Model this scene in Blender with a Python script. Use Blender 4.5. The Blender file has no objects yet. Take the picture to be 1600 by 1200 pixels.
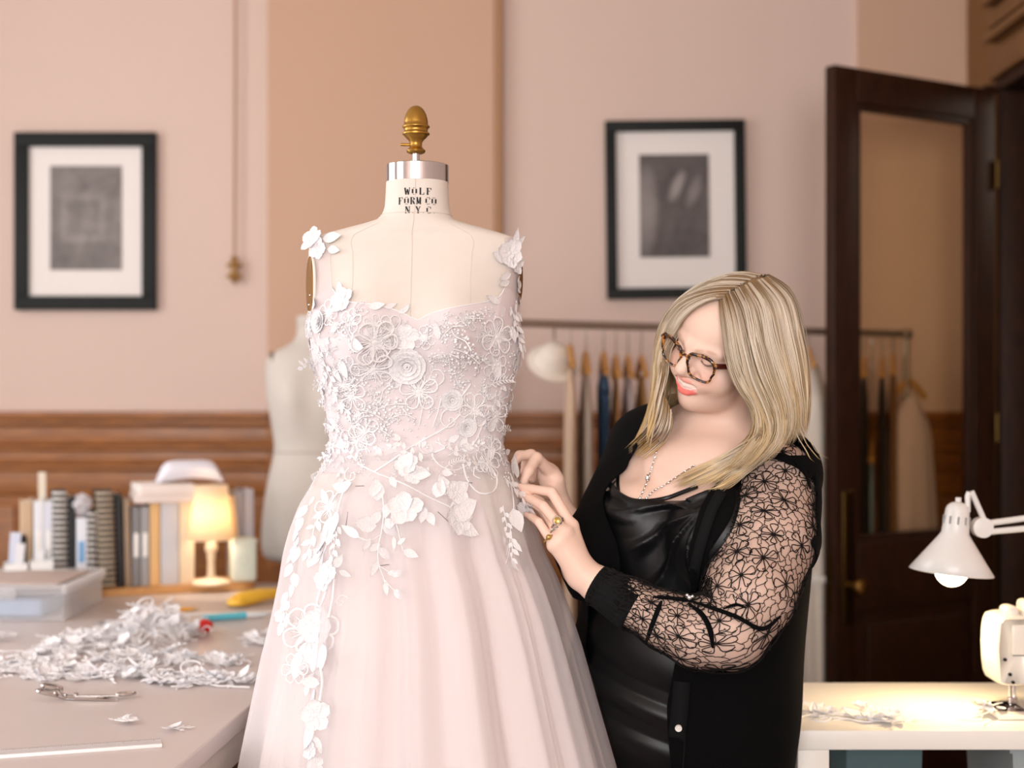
import bpy, bmesh, math, random
import numpy as np
from mathutils import Vector, Matrix, Euler
from mathutils.bvhtree import BVHTree
PI = math.pi
random.seed(7); np.random.seed(7)
S = bpy.context.scene
COL = S.collection

# ------------------------------------------------------------------ camera, world, light, exposure
FPX = 50.0/36.0*1600.0
CAMZ = 1.41
HOR = 620.0
cd = bpy.data.cameras.new('camera'); cam = bpy.data.objects.new('camera', cd); COL.objects.link(cam)
cam.location = (0, 0, CAMZ); cam.rotation_euler = (PI/2, 0, 0)
cd.lens = 50; cd.sensor_width = 36; cd.shift_y = 20/1600
cd.clip_start = 0.05; cd.clip_end = 60
cd.dof.use_dof = True; cd.dof.focus_distance = 2.47; cd.dof.aperture_fstop = 2.1
S.camera = cam
S.view_settings.view_transform = 'Standard'
S.view_settings.look = 'None'
S.view_settings.exposure = 0.15
S.view_settings.gamma = 1.0
S.view_settings.use_curve_mapping = False
S.cycles.max_bounces = 8; S.cycles.diffuse_bounces = 5; S.cycles.transparent_max_bounces = 12
S.cycles.use_denoising = True
S.cycles.sample_clamp_indirect = 6.0

w = bpy.data.worlds.new('world'); S.world = w; w.use_nodes = True
w.node_tree.nodes['Background'].inputs[0].default_value = (0.80, 0.88, 1.0, 1)
w.node_tree.nodes['Background'].inputs[1].default_value = 1.0

def area(name, loc, target, sx, sy, energy, col=(1, 1, 1), spread=PI):
    l = bpy.data.lights.new(name, 'AREA'); l.shape = 'RECTANGLE'; l.size = sx; l.size_y = sy
    l.energy = energy; l.color = col; l.spread = spread
    o = bpy.data.objects.new(name, l); COL.objects.link(o); o.location = loc
    o.rotation_euler = (Vector(target)-Vector(loc)).to_track_quat('-Z', 'Y').to_euler()
    return o
def point(name, loc, energy, col, r=.02):
    l = bpy.data.lights.new(name, 'POINT'); l.energy = energy; l.color = col; l.shadow_soft_size = r
    o = bpy.data.objects.new(name, l); COL.objects.link(o); o.location = loc
    return o
# daylight standing in the openings of the windows behind the camera and in the left wall
DAY = (1.0, 0.985, 0.975)
area('daylight_back_window', (-1.75, -4.42, 2.0), (-1.75, 5, 1.9), 1.5, 2.3, 132, DAY)
area('daylight_back_window', (0.35, -4.42, 2.0), (0.35, 5, 1.9), 1.5, 2.3, 132, DAY)
area('daylight_side_window', (-3.12, 0.9, 2.0), (2, 0.9, 1.9), 1.6, 2.3, 25, DAY)
area('daylight_side_window', (-3.12, 3.3, 2.0), (2, 3.3, 1.9), 1.6, 2.3, 46, DAY)

# ------------------------------------------------------------------ helpers
def P(px, py, Y):
    return Vector(((px-800.0)/FPX*Y, Y, CAMZ+(HOR-py)/FPX*Y))
def lin(c):
    out = []
    for v in c:
        v = v/255.0
        out.append(v/12.92 if v <= .04045 else ((v+.055)/1.055)**2.4)
    return tuple(out)+(1,)
def rootloc(o):
    while o.parent: o = o.parent
    return o.location.copy()

class MB:
    def __init__(s): s.v = []; s.f = []
    def add(s, vs, fs):
        n = len(s.v); s.v += [tuple(v) for v in vs]; s.f += [tuple(i+n for i in f) for f in fs]; return s
    def box(s, c, d, rot=None, bev=0):
        hx, hy, hz = d[0]/2, d[1]/2, d[2]/2
        if bev <= 0:
            pts = [(x, y, z) for z in (-hz, hz) for y in (-hy, hy) for x in (-hx, hx)]
            fs = [(0, 2, 3, 1), (4, 5, 7, 6), (0, 1, 5, 4), (2, 6, 7, 3), (0, 4, 6, 2), (1, 3, 7, 5)]
        else:
            bm = bmesh.new(); bmesh.ops.create_cube(bm, size=1)
            for v in bm.verts: v.co = Vector((v.co.x*d[0], v.co.y*d[1], v.co.z*d[2]))
            bmesh.ops.bevel(bm, geom=list(bm.edges), offset=min(bev, min(d)*.49), segments=3, profile=.5, affect='EDGES')
            bm.verts.index_update()
            pts = [tuple(v.co) for v in bm.verts]; fs = [tuple(v.index for v in f.verts) for f in bm.faces]; bm.free()
        M = rot if rot is not None else Matrix.Identity(3)
        if isinstance(M, Euler): M = M.to_matrix()
        c = Vector(c)
        return s.add([c+M@Vector(p) for p in pts], fs)
    def lathe(s, prof, c=(0, 0, 0), n=32, M=None, cap=True):
        M = M if M is not None else Matrix.Identity(3); c = Vector(c)
        vs = []; fs = []
        for r, z in prof:
            for i in range(n):
                a = 2*PI*i/n; vs.append(c+M@Vector((r*math.cos(a), r*math.sin(a), z)))
        m = len(prof)
        for j in range(m-1):
            for i in range(n):
                fs.append((j*n+i, j*n+(i+1) % n, (j+1)*n+(i+1) % n, (j+1)*n+i))
        if cap:
            fs.append(tuple(reversed(range(n)))); fs.append(tuple((m-1)*n+i for i in range(n)))
        return s.add(vs, fs)
    def tube(s, pts, r, n=8, cap=True, closed=False, flat=1.0, up=None):
        pts = [Vector(p) for p in pts]; m = len(pts)
        rs = r if isinstance(r, (list, tuple)) else [r]*m
        vs = []; fs = []; prev = None
        for i, p in enumerate(pts):
            if closed: t = pts[(i+1) % m]-pts[i-1]
            else: t = pts[min(i+1, m-1)]-pts[max(i-1, 0)]
            if t.length < 1e-9: t = Vector((0, 0, 1))
            t.normalize()
            if up is not None:
                a = up[i] if isinstance(up, list) else up
                a = Vector(a)
            else:
                a = prev if prev is not None else (Vector((0, 0, 1)) if abs(t.z) < .9 else Vector((1, 0, 0)))
            a = a-t*a.dot(t)
            if a.length < 1e-6: a = t.orthogonal()
            a.normalize(); b = t.cross(a); prev = a
            for k in range(n):
                g = 2*PI*k/n
                vs.append(p+a*(math.cos(g)*rs[i]*flat)+b*(math.sin(g)*rs[i]))
        for i in range(m if closed else m-1):
            j = (i+1) % m
            for k in range(n):
                fs.append((i*n+k, i*n+(k+1) % n, j*n+(k+1) % n, j*n+k))
        if cap and not closed:
            fs.append(tuple(reversed(range(n)))); fs.append(tuple((m-1)*n+k for k in range(n)))
        return s.add(vs, fs)
    def ball(s, c, r, n=10, m=6):
        c = Vector(c); rx, ry, rz = r if isinstance(r, (tuple, list)) else (r, r, r)
        vs = [c+Vector((0, 0, -rz))]; fs = []
        for j in range(1, m):
            t = -PI/2+PI*j/m
            for i in range(n):
                a = 2*PI*i/n; vs.append(c+Vector((rx*math.cos(t)*math.cos(a), ry*math.cos(t)*math.sin(a), rz*math.sin(t))))
        vs.append(c+Vector((0, 0, rz))); L = len(vs)-1
        for i in range(n):
            fs.append((0, 1+(i+1) % n, 1+i)); fs.append((L, L-n+i, L-n+(i+1) % n))
        for j in range(m-2):
            for i in range(n):
                a = 1+j*n+i; b = 1+j*n+(i+1) % n; fs.append((a, b, b+n, a+n))
        return s.add(vs, fs)
    def grid(s, rows, closed=False):
        m = len(rows); n = len(rows[0]); vs = [p for r in rows for p in r]; fs = []
        for j in range(m-1):
            for i in range(n if closed else n-1):
                k = (i+1) % n; fs.append((j*n+i, j*n+k, (j+1)*n+k, (j+1)*n+i))
        return s.add(vs, fs)
    def prism(s, poly, h, M=None, c=(0, 0, 0)):
        M = M if M is not None else Matrix.Identity(3); c = Vector(c); n = len(poly)
        vs = [c+M@Vector((x, y, -h/2)) for x, y in poly]+[c+M@Vector((x, y, h/2)) for x, y in poly]
        fs = [tuple(reversed(range(n))), tuple(range(n, 2*n))]+[(i, (i+1) % n, n+(i+1) % n, n+i) for i in range(n)]
        return s.add(vs, fs)
    def build(s, name, mat, parent=None, smooth=True, kind=None, solid=0, subd=0, angle=40):
        L = rootloc(parent) if parent is not None else Vector((0, 0, 0))
        me = bpy.data.meshes.new(name)
        me.from_pydata([(v[0]-L.x, v[1]-L.y, v[2]-L.z) for v in s.v], [], s.f)
        return finish(me, name, mat, parent, smooth, kind, solid, subd, angle)

def finish(me, name, mat, parent=None, smooth=True, kind=None, solid=0, subd=0, angle=40):
    me.materials.append(mat)
    if smooth:
        me.polygons.foreach_set('use_smooth', [True]*len(me.polygons))
        if angle: me.set_sharp_from_angle(angle=math.radians(angle))
    o = bpy.data.objects.new(name, me); COL.objects.link(o)
    if parent is not None: o.parent = parent
    if kind: o['kind'] = kind
    if solid:
        m = o.modifiers.new('solid', 'SOLIDIFY'); m.thickness = solid; m.offset = 0
    if subd:
        m = o.modifiers.new('sub', 'SUBSURF'); m.levels = subd; m.render_levels = subd
    return o
def rezero(o, loc):
    """give a one-mesh thing its pivot at its base"""
    loc = Vector(loc); o.data.transform(Matrix.Translation(-loc)); o.location = loc; return o
def thing(name, label, cat, loc=(0, 0, 0), group=None):
    o = bpy.data.objects.new(name, None); COL.objects.link(o); o.location = loc
    o.empty_display_size = .05
    o['label'] = label; o['category'] = cat
    if group: o['group'] = group
    return o
def tag(o, label, cat, group=None):
    o['label'] = label; o['category'] = cat
    if group: o['group'] = group
    return o

def mat(name, col, rough=.5, metal=0, spec=.5, var=.06, vscale=30, bump=0, bscale=200, sheen=0, sss=0, trans=0, alpha=1, coat=0, stretch=None, emit=None, estr=0, vcol=None, col2=None, aniso=0, rng2=(.35, .65)):
    m = bpy.data.materials.new(name); m.use_nodes = True
    nt = m.node_tree; b = nt.nodes['Principled BSDF']
    c = lin(col) if max(col) > 1.001 else tuple(col)+(1,)
    tc = nt.nodes.new('ShaderNodeTexCoord'); mp = nt.nodes.new('ShaderNodeMapping')
    nt.links.new(tc.outputs['Object'], mp.inputs['Vector'])
    if stretch: mp.inputs['Scale'].default_value = stretch
    nz = nt.nodes.new('ShaderNodeTexNoise'); nz.inputs['Scale'].default_value = vscale; nz.inputs['Detail'].default_value = 4
    nt.links.new(mp.outputs[0], nz.inputs['Vector'])
    mx = nt.nodes.new('ShaderNodeMix'); mx.data_type = 'RGBA'
    if col2 is not None:
        ca, cb = c, lin(col2)
        rp = nt.nodes.new('ShaderNodeMapRange'); rp.inputs[1].default_value = rng2[0]; rp.inputs[2].default_value = rng2[1]
        nt.links.new(nz.outputs[0], rp.inputs[0]); fac = rp.outputs[0]
    else:
        ca = tuple(max(0, x*(1-var)) for x in c[:3])+(1,); cb = tuple(min(1, x*(1+var)) for x in c[:3])+(1,); fac = nz.outputs[0]
    mx.inputs[6].default_value = ca; mx.inputs[7].default_value = cb
    nt.links.new(fac, mx.inputs[0])
    outc = mx.outputs[2]
    if vcol:
        at = nt.nodes.new('ShaderNodeAttribute'); at.attribute_name = vcol
        mu = nt.nodes.new('ShaderNodeMix'); mu.data_type = 'RGBA'; mu.blend_type = 'MULTIPLY'; mu.inputs[0].default_value = 1
        nt.links.new(outc, mu.inputs[6]); nt.links.new(at.outputs['Color'], mu.inputs[7]); outc = mu.outputs[2]
    nt.links.new(outc, b.inputs['Base Color'])
    b.inputs['Roughness'].default_value = rough; b.inputs['Metallic'].default_value = metal
    b.inputs['Specular IOR Level'].default_value = spec
    if sheen: b.inputs['Sheen Weight'].default_value = sheen
    if sss:
        b.inputs['Subsurface Weight'].default_value = sss
        b.inputs['Subsurface Radius'].default_value = (.012, .005, .003); b.inputs['Subsurface Scale'].default_value = 1
    if trans: b.inputs['Transmission Weight'].default_value = trans
    if alpha < 1: b.inputs['Alpha'].default_value = alpha
    if coat: b.inputs['Coat Weight'].default_value = coat; b.inputs['Coat Roughness'].default_value = .15
    if aniso: b.inputs['Anisotropic'].default_value = aniso
    if emit is not None:
        b.inputs['Emission Color'].default_value = lin(emit); b.inputs['Emission Strength'].default_value = estr
    if bump:
        bz = nt.nodes.new('ShaderNodeTexNoise'); bz.inputs['Scale'].default_value = bscale; bz.inputs['Detail'].default_value = 3
        nt.links.new(mp.outputs[0], bz.inputs['Vector'])
        bp = nt.nodes.new('ShaderNodeBump'); bp.inputs['Strength'].default_value = bump; bp.inputs['Distance'].default_value = .004
        nt.links.new(bz.outputs[0], bp.inputs['Height']); nt.links.new(bp.outputs[0], b.inputs['Normal'])
    return m
def glassy(name, col=(255, 255, 255), alpha=.15, rough=.05):
    """thin clear sheet: mostly transparent with a gloss"""
    m = bpy.data.materials.new(name); m.use_nodes = True; nt = m.node_tree
    for n in list(nt.nodes): nt.nodes.remove(n)
    o = nt.nodes.new('ShaderNodeOutputMaterial'); t = nt.nodes.new('ShaderNodeBsdfTransparent')
    t.inputs[0].default_value = lin(col)
    g = nt.nodes.new('ShaderNodeBsdfGlossy'); g.inputs['Roughness'].default_value = rough
    fr = nt.nodes.new('ShaderNodeLayerWeight'); fr.inputs[0].default_value = .5
    pw = nt.nodes.new('ShaderNodeMath'); pw.operation = 'POWER'; pw.inputs[1].default_value = 4
    nt.links.new(fr.outputs['Facing'], pw.inputs[0])
    md = nt.nodes.new('ShaderNodeMath'); md.operation = 'ADD'; md.inputs[1].default_value = .035+alpha*.25; md.use_clamp = True
    nt.links.new(pw.outputs[0], md.inputs[0])
    mx = nt.nodes.new('ShaderNodeMixShader'); nt.links.new(md.outputs[0], mx.inputs[0])
    nt.links.new(t.outputs[0], mx.inputs[1]); nt.links.new(g.outputs[0], mx.inputs[2])
    nt.links.new(mx.outputs[0], o.inputs[0])
    return m
def sheer(name, col, opac, tl=.4, nscale=0):
    """sheer cloth: transparent mixed with diffuse and translucent"""
    m = bpy.data.materials.new(name); m.use_nodes = True; nt = m.node_tree
    for n in list(nt.nodes): nt.nodes.remove(n)
    o = nt.nodes.new('ShaderNodeOutputMaterial'); t = nt.nodes.new('ShaderNodeBsdfTransparent')
    d = nt.nodes.new('ShaderNodeBsdfDiffuse'); d.inputs[0].default_value = lin(col)
    r = nt.nodes.new('ShaderNodeBsdfTranslucent'); r.inputs[0].default_value = lin(col)
    a = nt.nodes.new('ShaderNodeMixShader'); a.inputs[0].default_value = tl
    nt.links.new(d.outputs[0], a.inputs[1]); nt.links.new(r.outputs[0], a.inputs[2])
    b = nt.nodes.new('ShaderNodeMixShader')
    lw = nt.nodes.new('ShaderNodeLayerWeight'); lw.inputs[0].default_value = .35
    mr = nt.nodes.new('ShaderNodeMapRange'); mr.inputs[3].default_value = opac; mr.inputs[4].default_value = min(1, opac+.35)
    nt.links.new(lw.outputs['Facing'], mr.inputs[0]); nt.links.new(mr.outputs[0], b.inputs[0])
    nt.links.new(t.outputs[0], b.inputs[1]); nt.links.new(a.outputs[0], b.inputs[2])
    nt.links.new(b.outputs[0], o.inputs[0])
    return m
def catmull(pts, n=8):
    pts = [Vector(p) for p in pts]; out = []
    for i in range(len(pts)-1):
        p0 = pts[max(i-1, 0)]; p1 = pts[i]; p2 = pts[i+1]; p3 = pts[min(i+2, len(pts)-1)]
        for k in range(n):
            t = k/n
            out.append(.5*((2*p1)+(p2-p0)*t+(2*p0-5*p1+4*p2-p3)*t*t+(3*p1-p0-3*p2+p3)*t**3))
    out.append(pts[-1]); return out
def interp(x, xs, ys): return float(np.interp(x, xs, ys))
# ------------------------------------------------------------------ materials of the room
m_pink = mat('pink_plaster', (210, 188, 177), .9, var=.015, vscale=3, spec=.2)
m_peach = mat('peach_plaster', (196, 163, 140), .9, var=.015, vscale=3, spec=.2)
m_corner_strip = mat('tan_corner_strip', (184, 144, 110), .8, var=.03)
m_wood = mat('varnished_oak', (160, 97, 32), .42, var=.0, vscale=9, col2=(122, 70, 20), stretch=(1, 1, 14), coat=.1)
m_door = mat('dark_mahogany', (56, 29, 13), .5, spec=.22, vscale=14, col2=(36, 18, 9), stretch=(8, 8, .8))
m_cas = mat('brown_casing_wood', (126, 86, 42), .5, vscale=14, col2=(104, 68, 32), stretch=(8, 8, .8))
m_floor = mat('floor_boards', (92, 62, 40), .45, vscale=6, col2=(70, 46, 28), stretch=(12, 1, 1))
m_ceil = mat('ceiling_plaster', (235, 225, 215), .95, var=.01)
m_white = mat('white_paint', (236, 234, 230), .4, var=.01)
m_hall = mat('red_brown_wood', (120, 66, 36), .5, vscale=8, col2=(98, 50, 28), stretch=(6, 6, 1))
m_glass = glassy('door_glass', (250, 244, 232), .10, .03)

def struct(o): o['kind'] = 'structure'; return o
WY = 5.5; RX = 1.75; LX = -3.2; BY = -4.5; CH = 3.7
# floor, ceiling, outer walls
struct(MB().box((0, 1.3, -.05), (10, 12.4, .1)).build('floor', m_floor))
struct(MB().box((0, 1.3, CH+.05), (10, 12.4, .1)).build('ceiling', m_ceil))
struct(MB().box((-.725, WY+.1, CH/2), (4.99, .2, CH)).build('wall_back', m_pink))
def holed_wall(name, axis, fixed, a0, a1, holes, matl, th=.16):
    """wall with rectangular window holes; axis 'x': runs along x at y=fixed"""
    mb = MB(); cuts = sorted(holes)
    def piece(u0, u1, z0, z1):
        if u1-u0 < .001 or z1-z0 < .001: return
        c = ((u0+u1)/2, fixed, (z0+z1)/2) if axis == 'x' else (fixed, (u0+u1)/2, (z0+z1)/2)
        d = (u1-u0, th, z1-z0) if axis == 'x' else (th, u1-u0, z1-z0)
        mb.box(c, d)
    u = a0
    for (h0, h1, z0, z1) in cuts:
        piece(u, h0, 0, CH); piece(h0, h1, 0, z0); piece(h0, h1, z1, CH); u = h1
    piece(u, a1, 0, CH)
    return struct(mb.build(name, matl, smooth=False))
holed_wall('wall_front', 'x', BY-.06, LX-.1, RX+.1, [(-2.5, -1.0, .85, 3.15), (-.4, 1.1, .85, 3.15)], m_pink)
holed_wall('wall_left', 'y', LX-.06, BY, WY+.2, [(.1, 1.7, .85, 3.15), (2.5, 4.1, .85, 3.15)], m_pink)
wi = 0
for (ax, fx, u0, u1) in (('x', BY-.06, -2.5, -1.0), ('x', BY-.06, -.4, 1.1), ('y', LX-.06, .1, 1.7), ('y', LX-.06, 2.5, 4.1)):
    wi += 1
    mb = MB()
    def q(u, z, du, dz, d=.05):
        if ax == 'x': mb.box((u, fx-.03, z), (du, d, dz))
        else: mb.box((fx-.03, u, z), (d, du, dz))
    uc = (u0+u1)/2
    for uu in (u0+.03, u1-.03, uc): q(uu, 2.0, .06, 2.3)
    for zz in (.88, 3.12, 2.0): q(uc, zz, u1-u0, .06)
    struct(mb.build('window_%d' % wi, m_white, smooth=False))

# chimney breast in the middle of the back wall, and a second shallow pier to the right of the picture
xa, xb = P(418, 0, WY-.06).x, P(772, 0, WY-.06).x
struct(MB().box(((xa+xb)/2, WY-.03, CH/2), (xb-xa, .06, CH)).build('wall_chimney_breast', m_peach))
struct(MB().tube([(xb+.012, WY-.03, 1.35), (xb+.012, WY-.03, CH)], .022, 10).build('trim_1', m_corner_strip))  # thin tan strip up the right corner of the breast
xc = P(1342, 0, WY-.03).x
struct(MB().box(((xc+RX)/2, WY-.015, CH/2), (RX-xc, .03, CH)).build('wall_pier', m_peach))

# wainscot: cap rail, ribbed frieze, framed panels
def wainscot(name, x0, x1, y):
    root = bpy.data.objects.new(name, None); COL.objects.link(root); root['kind'] = 'structure'
    root.location = ((x0+x1)/2, y, 0)
    L = x1-x0; xm = (x0+x1)/2
    def slab(nm, z0, z1, d): MB().box((xm, y-d/2, (z0+z1)/2), (L, d, z1-z0), bev=.006).build(nm, m_wood, root)
    MB().box((xm, y-.006, .64), (L, .012, 1.26)).build('backing_board', m_wood, root)
    slab('cap_rail', 1.325, 1.353, .06)
    slab('cap_bead', 1.300, 1.324, .045)
    slab('frieze_board', 1.225, 1.298, .026)
    slab('frieze_bead', 1.205, 1.224, .040)
    slab('frieze_board', 1.150, 1.204, .022)
    slab('frieze_bead', 1.128, 1.149, .040)
    slab('top_rail', 1.03, 1.127, .028)
    slab('bottom_rail', .17, .30, .028)
    slab('baseboard', 0, .168, .036)
    n = max(1, round(L/.42)); st = L/n
    for i in range(n+1):
        u = min(max(x0+i*st, x0+.035), x1-.035)
        MB().box((u, y-.014, .665), (.07, .028, .728), bev=.004).build('stile', m_wood, root)
    for i in range(n):
        MB().box((x0+(i+.5)*st, y-.012, .665), (st-.15, .022, .66), bev=.008).build('panel', m_wood, root)
    return root
wainscot('trim_2', LX, xa, WY)
wainscot('trim_3', xa, xb, WY-.06)
wainscot('trim_4', xb, RX, WY-.03)

# right wall: wooden casing, header with mouldings, doorway into a hall
struct(MB().box((RX+.06, 5.32, CH/2), (.12, .36, CH)).build('wall_right_pier', m_cas))
struct(MB().box((RX+.06, 4.65, (2.545+CH)/2), (.12, .98, CH-2.545)).build('wall_right_header', m_cas))
struct(MB().box((RX+.06, -.17, CH/2), (.12, 8.66, CH)).build('wall_right', m_pink))
tr = bpy.data.objects.new('trim_5', None); COL.objects.link(tr); tr['kind'] = 'structure'; tr.location = (RX, 4.65, 2.5)
for z, d, h in ((2.60, .03, .10), (2.70, .05, .03), (2.765, .035, .06), (2.83, .06, .03), (2.93, .03, .12), (3.05, .06, .05)):
    MB().box((RX-d/2, 4.65, z), (d, .98, h), bev=.006).build('moulding', m_cas, tr)
MB().box((RX-.02, 5.20, 1.27), (.04, .10, 2.54), bev=.005).build('jamb_board', m_door, tr)
MB().box((RX+.06, 5.115, 1.27), (.12, .05, 2.54), bev=.005).build('jamb_board', m_door, tr)
MB().box((RX+.06, 4.65, 2.53), (.14, .98, .05), bev=.005).build('jamb_board', m_door, tr)
struct(MB().box((3.3, 6.6, 1.85), (3.0, .1, 3.7)).build('wall_hall', m_hall))
struct(MB().box((3.2, 6.53, 1.62), (1.35, .04, .52), bev=.01).build('trim_6', mat('lilac_board', (205, 196, 214), .6)))
struct(MB().box((4.75, 4.3, 1.85), (.1, 4.6, 3.7)).build('wall_hall_far', m_hall))
struct(MB().box((3.25, 2.0, 1.85), (2.9, .1, 3.7)).build('wall_hall_near', m_hall))
point('hall_fill_light', (3.7, 5.3, 2.9), 26, (1, .85, .7), .3)  # unseen light added to brighten the hall and the door corner

# the open glazed door, hinged at the far jamb
H = Vector((1.705, 5.07, 0)); E = Vector((1.045, 4.68, 0))
dd = (E-H); DW = dd.length; dx = dd.normalized(); dn = Vector((dx.y, -dx.x, 0))   # dn: towards the camera side
if dn.y > 0: dn = -dn
Md = Matrix((dx, dn, Vector((0, 0, 1)))).transposed()
door = bpy.data.objects.new('door_1', None); COL.objects.link(door); door['kind'] = 'structure'; door.location = H
door['label'] = 'open dark mahogany door with a tall glass pane and brass knob'
def dbox(nm, u0, u1, z0, z1, th=.045, m=m_door, off=0, bev=.004):
    c = H+dx*((u0+u1)/2)+dn*off+Vector((0, 0, (z0+z1)/2))
    return MB().box(c, (u1-u0, th, z1-z0), Md, bev).build(nm, m, door)
dbox('stile', 0, .105, .01, 2.50); dbox('stile', DW-.105, DW, .01, 2.50)
dbox('top_rail', .105, DW-.105, 2.385, 2.50)
dbox('lock_rail', .105, DW-.105, .70, .93); dbox('bottom_rail', .105, DW-.105, .01, .22)
dbox('panel', .10, DW-.10, .21, .71, .02); dbox('panel', .16, DW-.16, .27, .65, .034)
for (a, b, c, d) in ((.105, .125, .93, 2.385), (DW-.125, DW-.105, .93, 2.385), (.125, DW-.125, .93, .95), (.125, DW-.125, 2.365, 2.385)):
    dbox('glazing_bead', a, b, c, d, .034)
dbox('pane', .12, DW-.12, .94, 2.375, .005, m_glass, bev=0)
m_brass = mat('old_brass', (92, 72, 38), .35, metal=1, var=.15, vscale=60)
dbox('lock_plate', DW-.085, DW-.035, .66, 1.10, .05, m_brass, .003)
kc = H+dx*(DW-.06)
MB().lathe([(.013, 0), (.011, .03), (.012, .04), (.026, .05), (.030, .062), (.026, .075), (.010, .08)], kc+dn*.022+Vector((0, 0, .79)), 20, Matrix((dx, Vector((0, 0, 1)), dn)).transposed()).build('knob', mat('polished_brass_knob', (170, 132, 70), .3, metal=1, var=.1), door)
MB().lathe([(.013, 0), (.011, .03), (.012, .04), (.026, .05), (.030, .062), (.026, .075), (.010, .08)], kc+dx*.038-dn*.022+Vector((0, 0, .80)), 20, Matrix((dx, Vector((0, 0, 1)), -dn)).transposed()).build('knob', m_white, door)
kb = H+dx*(DW+.001)
MB().box(kb+Vector((0, 0, .79)), (.003, .028, .20), Md).build('latch_plate', m_brass, door)
for z in (.4, 1.3, 2.2): MB().tube([H+dn*.03+Vector((0, 0, z-.05)), H+dn*.03+Vector((0, 0, z+.05))], .008, 10).build('hinge', m_brass, door)

# framed pictures on the back wall
m_frame = mat('black_picture_frame', (12, 16, 14), .55, spec=.25, var=.05)
m_mat_board = mat('white_mat_board', (228, 222, 218), .85, var=.01)
def picture_print(name, dark, light, kind):
    m = bpy.data.materials.new(name); m.use_nodes = True; nt = m.node_tree; b = nt.nodes['Principled BSDF']
    b.inputs['Roughness'].default_value = .7
    tc = nt.nodes.new('ShaderNodeTexCoord')
    n1 = nt.nodes.new('ShaderNodeTexNoise'); n1.inputs['Scale'].default_value = 12; n1.inputs['Detail'].default_value = 8; n1.inputs['Distortion'].default_value = .8
    nt.links.new(tc.outputs['Object'], n1.inputs['Vector'])
    sep = nt.nodes.new('ShaderNodeSeparateXYZ'); nt.links.new(tc.outputs['Object'], sep.inputs[0])
    def M(op, a, bb=None):
        k = nt.nodes.new('ShaderNodeMath'); k.operation = op
        for i, v in enumerate((a, bb)):
            if v is None: continue
            if isinstance(v, (int, float)): k.inputs[i].default_value = v
            else: nt.links.new(v, k.inputs[i])
        return k.outputs[0]
    def blob(cx, cz, rx, rz, ang):
        x = M('SUBTRACT', sep.outputs[0], cx); z = M('SUBTRACT', sep.outputs[2], cz)
        ca, sa = math.cos(ang), math.sin(ang)
        a = M('DIVIDE', M('ADD', M('MULTIPLY', x, ca), M('MULTIPLY', z, sa)), rx)
        c = M('DIVIDE', M('SUBTRACT', M('MULTIPLY', z, ca), M('MULTIPLY', x, sa)), rz)
        r = M('SQRT', M('ADD', M('MULTIPLY', a, a), M('MULTIPLY', c, c)))
        return M('MAXIMUM', M('SUBTRACT', 1.0, M('POWER', r, 2.5)), 0)
    if kind == 0:      # faint raised square in a grey rubbing
        ax = M('ABSOLUTE', M('ADD', sep.outputs[0], .01)); az = M('ABSOLUTE', M('SUBTRACT', sep.outputs[2], .0))
        d = M('ABSOLUTE', M('SUBTRACT', M('MAXIMUM', ax, M('MULTIPLY', az, .92)), .075))
        ring = M('MAXIMUM', M('SUBTRACT', 1, M('MULTIPLY', d, 45)), 0)
        inner = blob(0.02, -.01, .05, .06, .2)
        fac = M('ADD', M('ADD', M('MULTIPLY', n1.outputs[0], .75), M('MULTIPLY', ring, .22)), M('MULTIPLY', inner, .12))
    else:              # two soft pale shapes on a dark ground
        fac = M('ADD', M('ADD', M('MULTIPLY', n1.outputs[0], .35), M('MULTIPLY', blob(.01, .075, .026, .075, -.4), .55)), M('ADD', M('MULTIPLY', blob(.075, .055, .028, .08, -.35), .3), M('MULTIPLY', blob(-.11, -.02, .055, .2, 0), .4)))
    mx = nt.nodes.new('ShaderNodeMix'); mx.data_type = 'RGBA'; mx.inputs[6].default_value = lin(dark); mx.inputs[7].default_value = lin(light); mx.clamp_factor = True
    nt.links.new(fac, mx.inputs[0]); nt.links.new(mx.outputs[2], b.inputs['Base Color'])
    return m
def frame(label, px0, px1, py0, py1, print_mat, inset, pr, Y, roll):
    Yf = Y-.035
    a = P(px0, py0, Yf); b = P(px1, py1, Yf)
    cx, cz = (a.x+b.x)/2, (a.z+b.z)/2; W, Hh = b.x-a.x, a.z-b.z
    t = thing('picture_frame', label, 'picture', (cx, Y-.02, b.z))
    R = Euler((0, roll, 0)).to_matrix(); c0 = Vector((cx, 0, cz))
    fw = inset*Yf/FPX
    def bx(nm, x, z, w_, h_, y, d, m, bev=.003):
        MB().box(c0+R@Vector((x, 0, z))+Vector((0, y, 0)), (w_, d, h_), R, bev).build(nm, m, t)
    bx('frame_rail', 0, Hh/2-fw/2, W, fw, Y-.02, .03, m_frame); bx('frame_rail', 0, -Hh/2+fw/2, W, fw, Y-.02, .03, m_frame)
    bx('frame_stile', -W/2+fw/2, 0, fw, Hh-2*fw, Y-.02, .03, m_frame); bx('frame_stile', W/2-fw/2, 0, fw, Hh-2*fw, Y-.02, .03, m_frame)
    bx('mat_board', 0, 0, W-2*fw+.004, Hh-2*fw+.004, Y-.010, .008, m_mat_board, 0)
    qa = P(pr[0], pr[1], Yf); qb = P(pr[2], pr[3], Yf)
    pw, ph = qb.x-qa.x, qa.z-qb.z; pc = Vector(((qa.x+qb.x)/2, Y-.0165, (qa.z+qb.z)/2))
    o = MB().box((0, 0, 0), (pw, .003, ph), R).build('print', print_mat, None, smooth=False)
    o.parent = t; o.location = pc-t.location
frame('black framed grey rubbing hanging left of the pull cord', 21, 243, 206, 484, picture_print('grey_rubbing_print', (70, 66, 64), (168, 160, 158), 0), 22, (76, 258, 188, 421), WY, 0)
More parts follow.
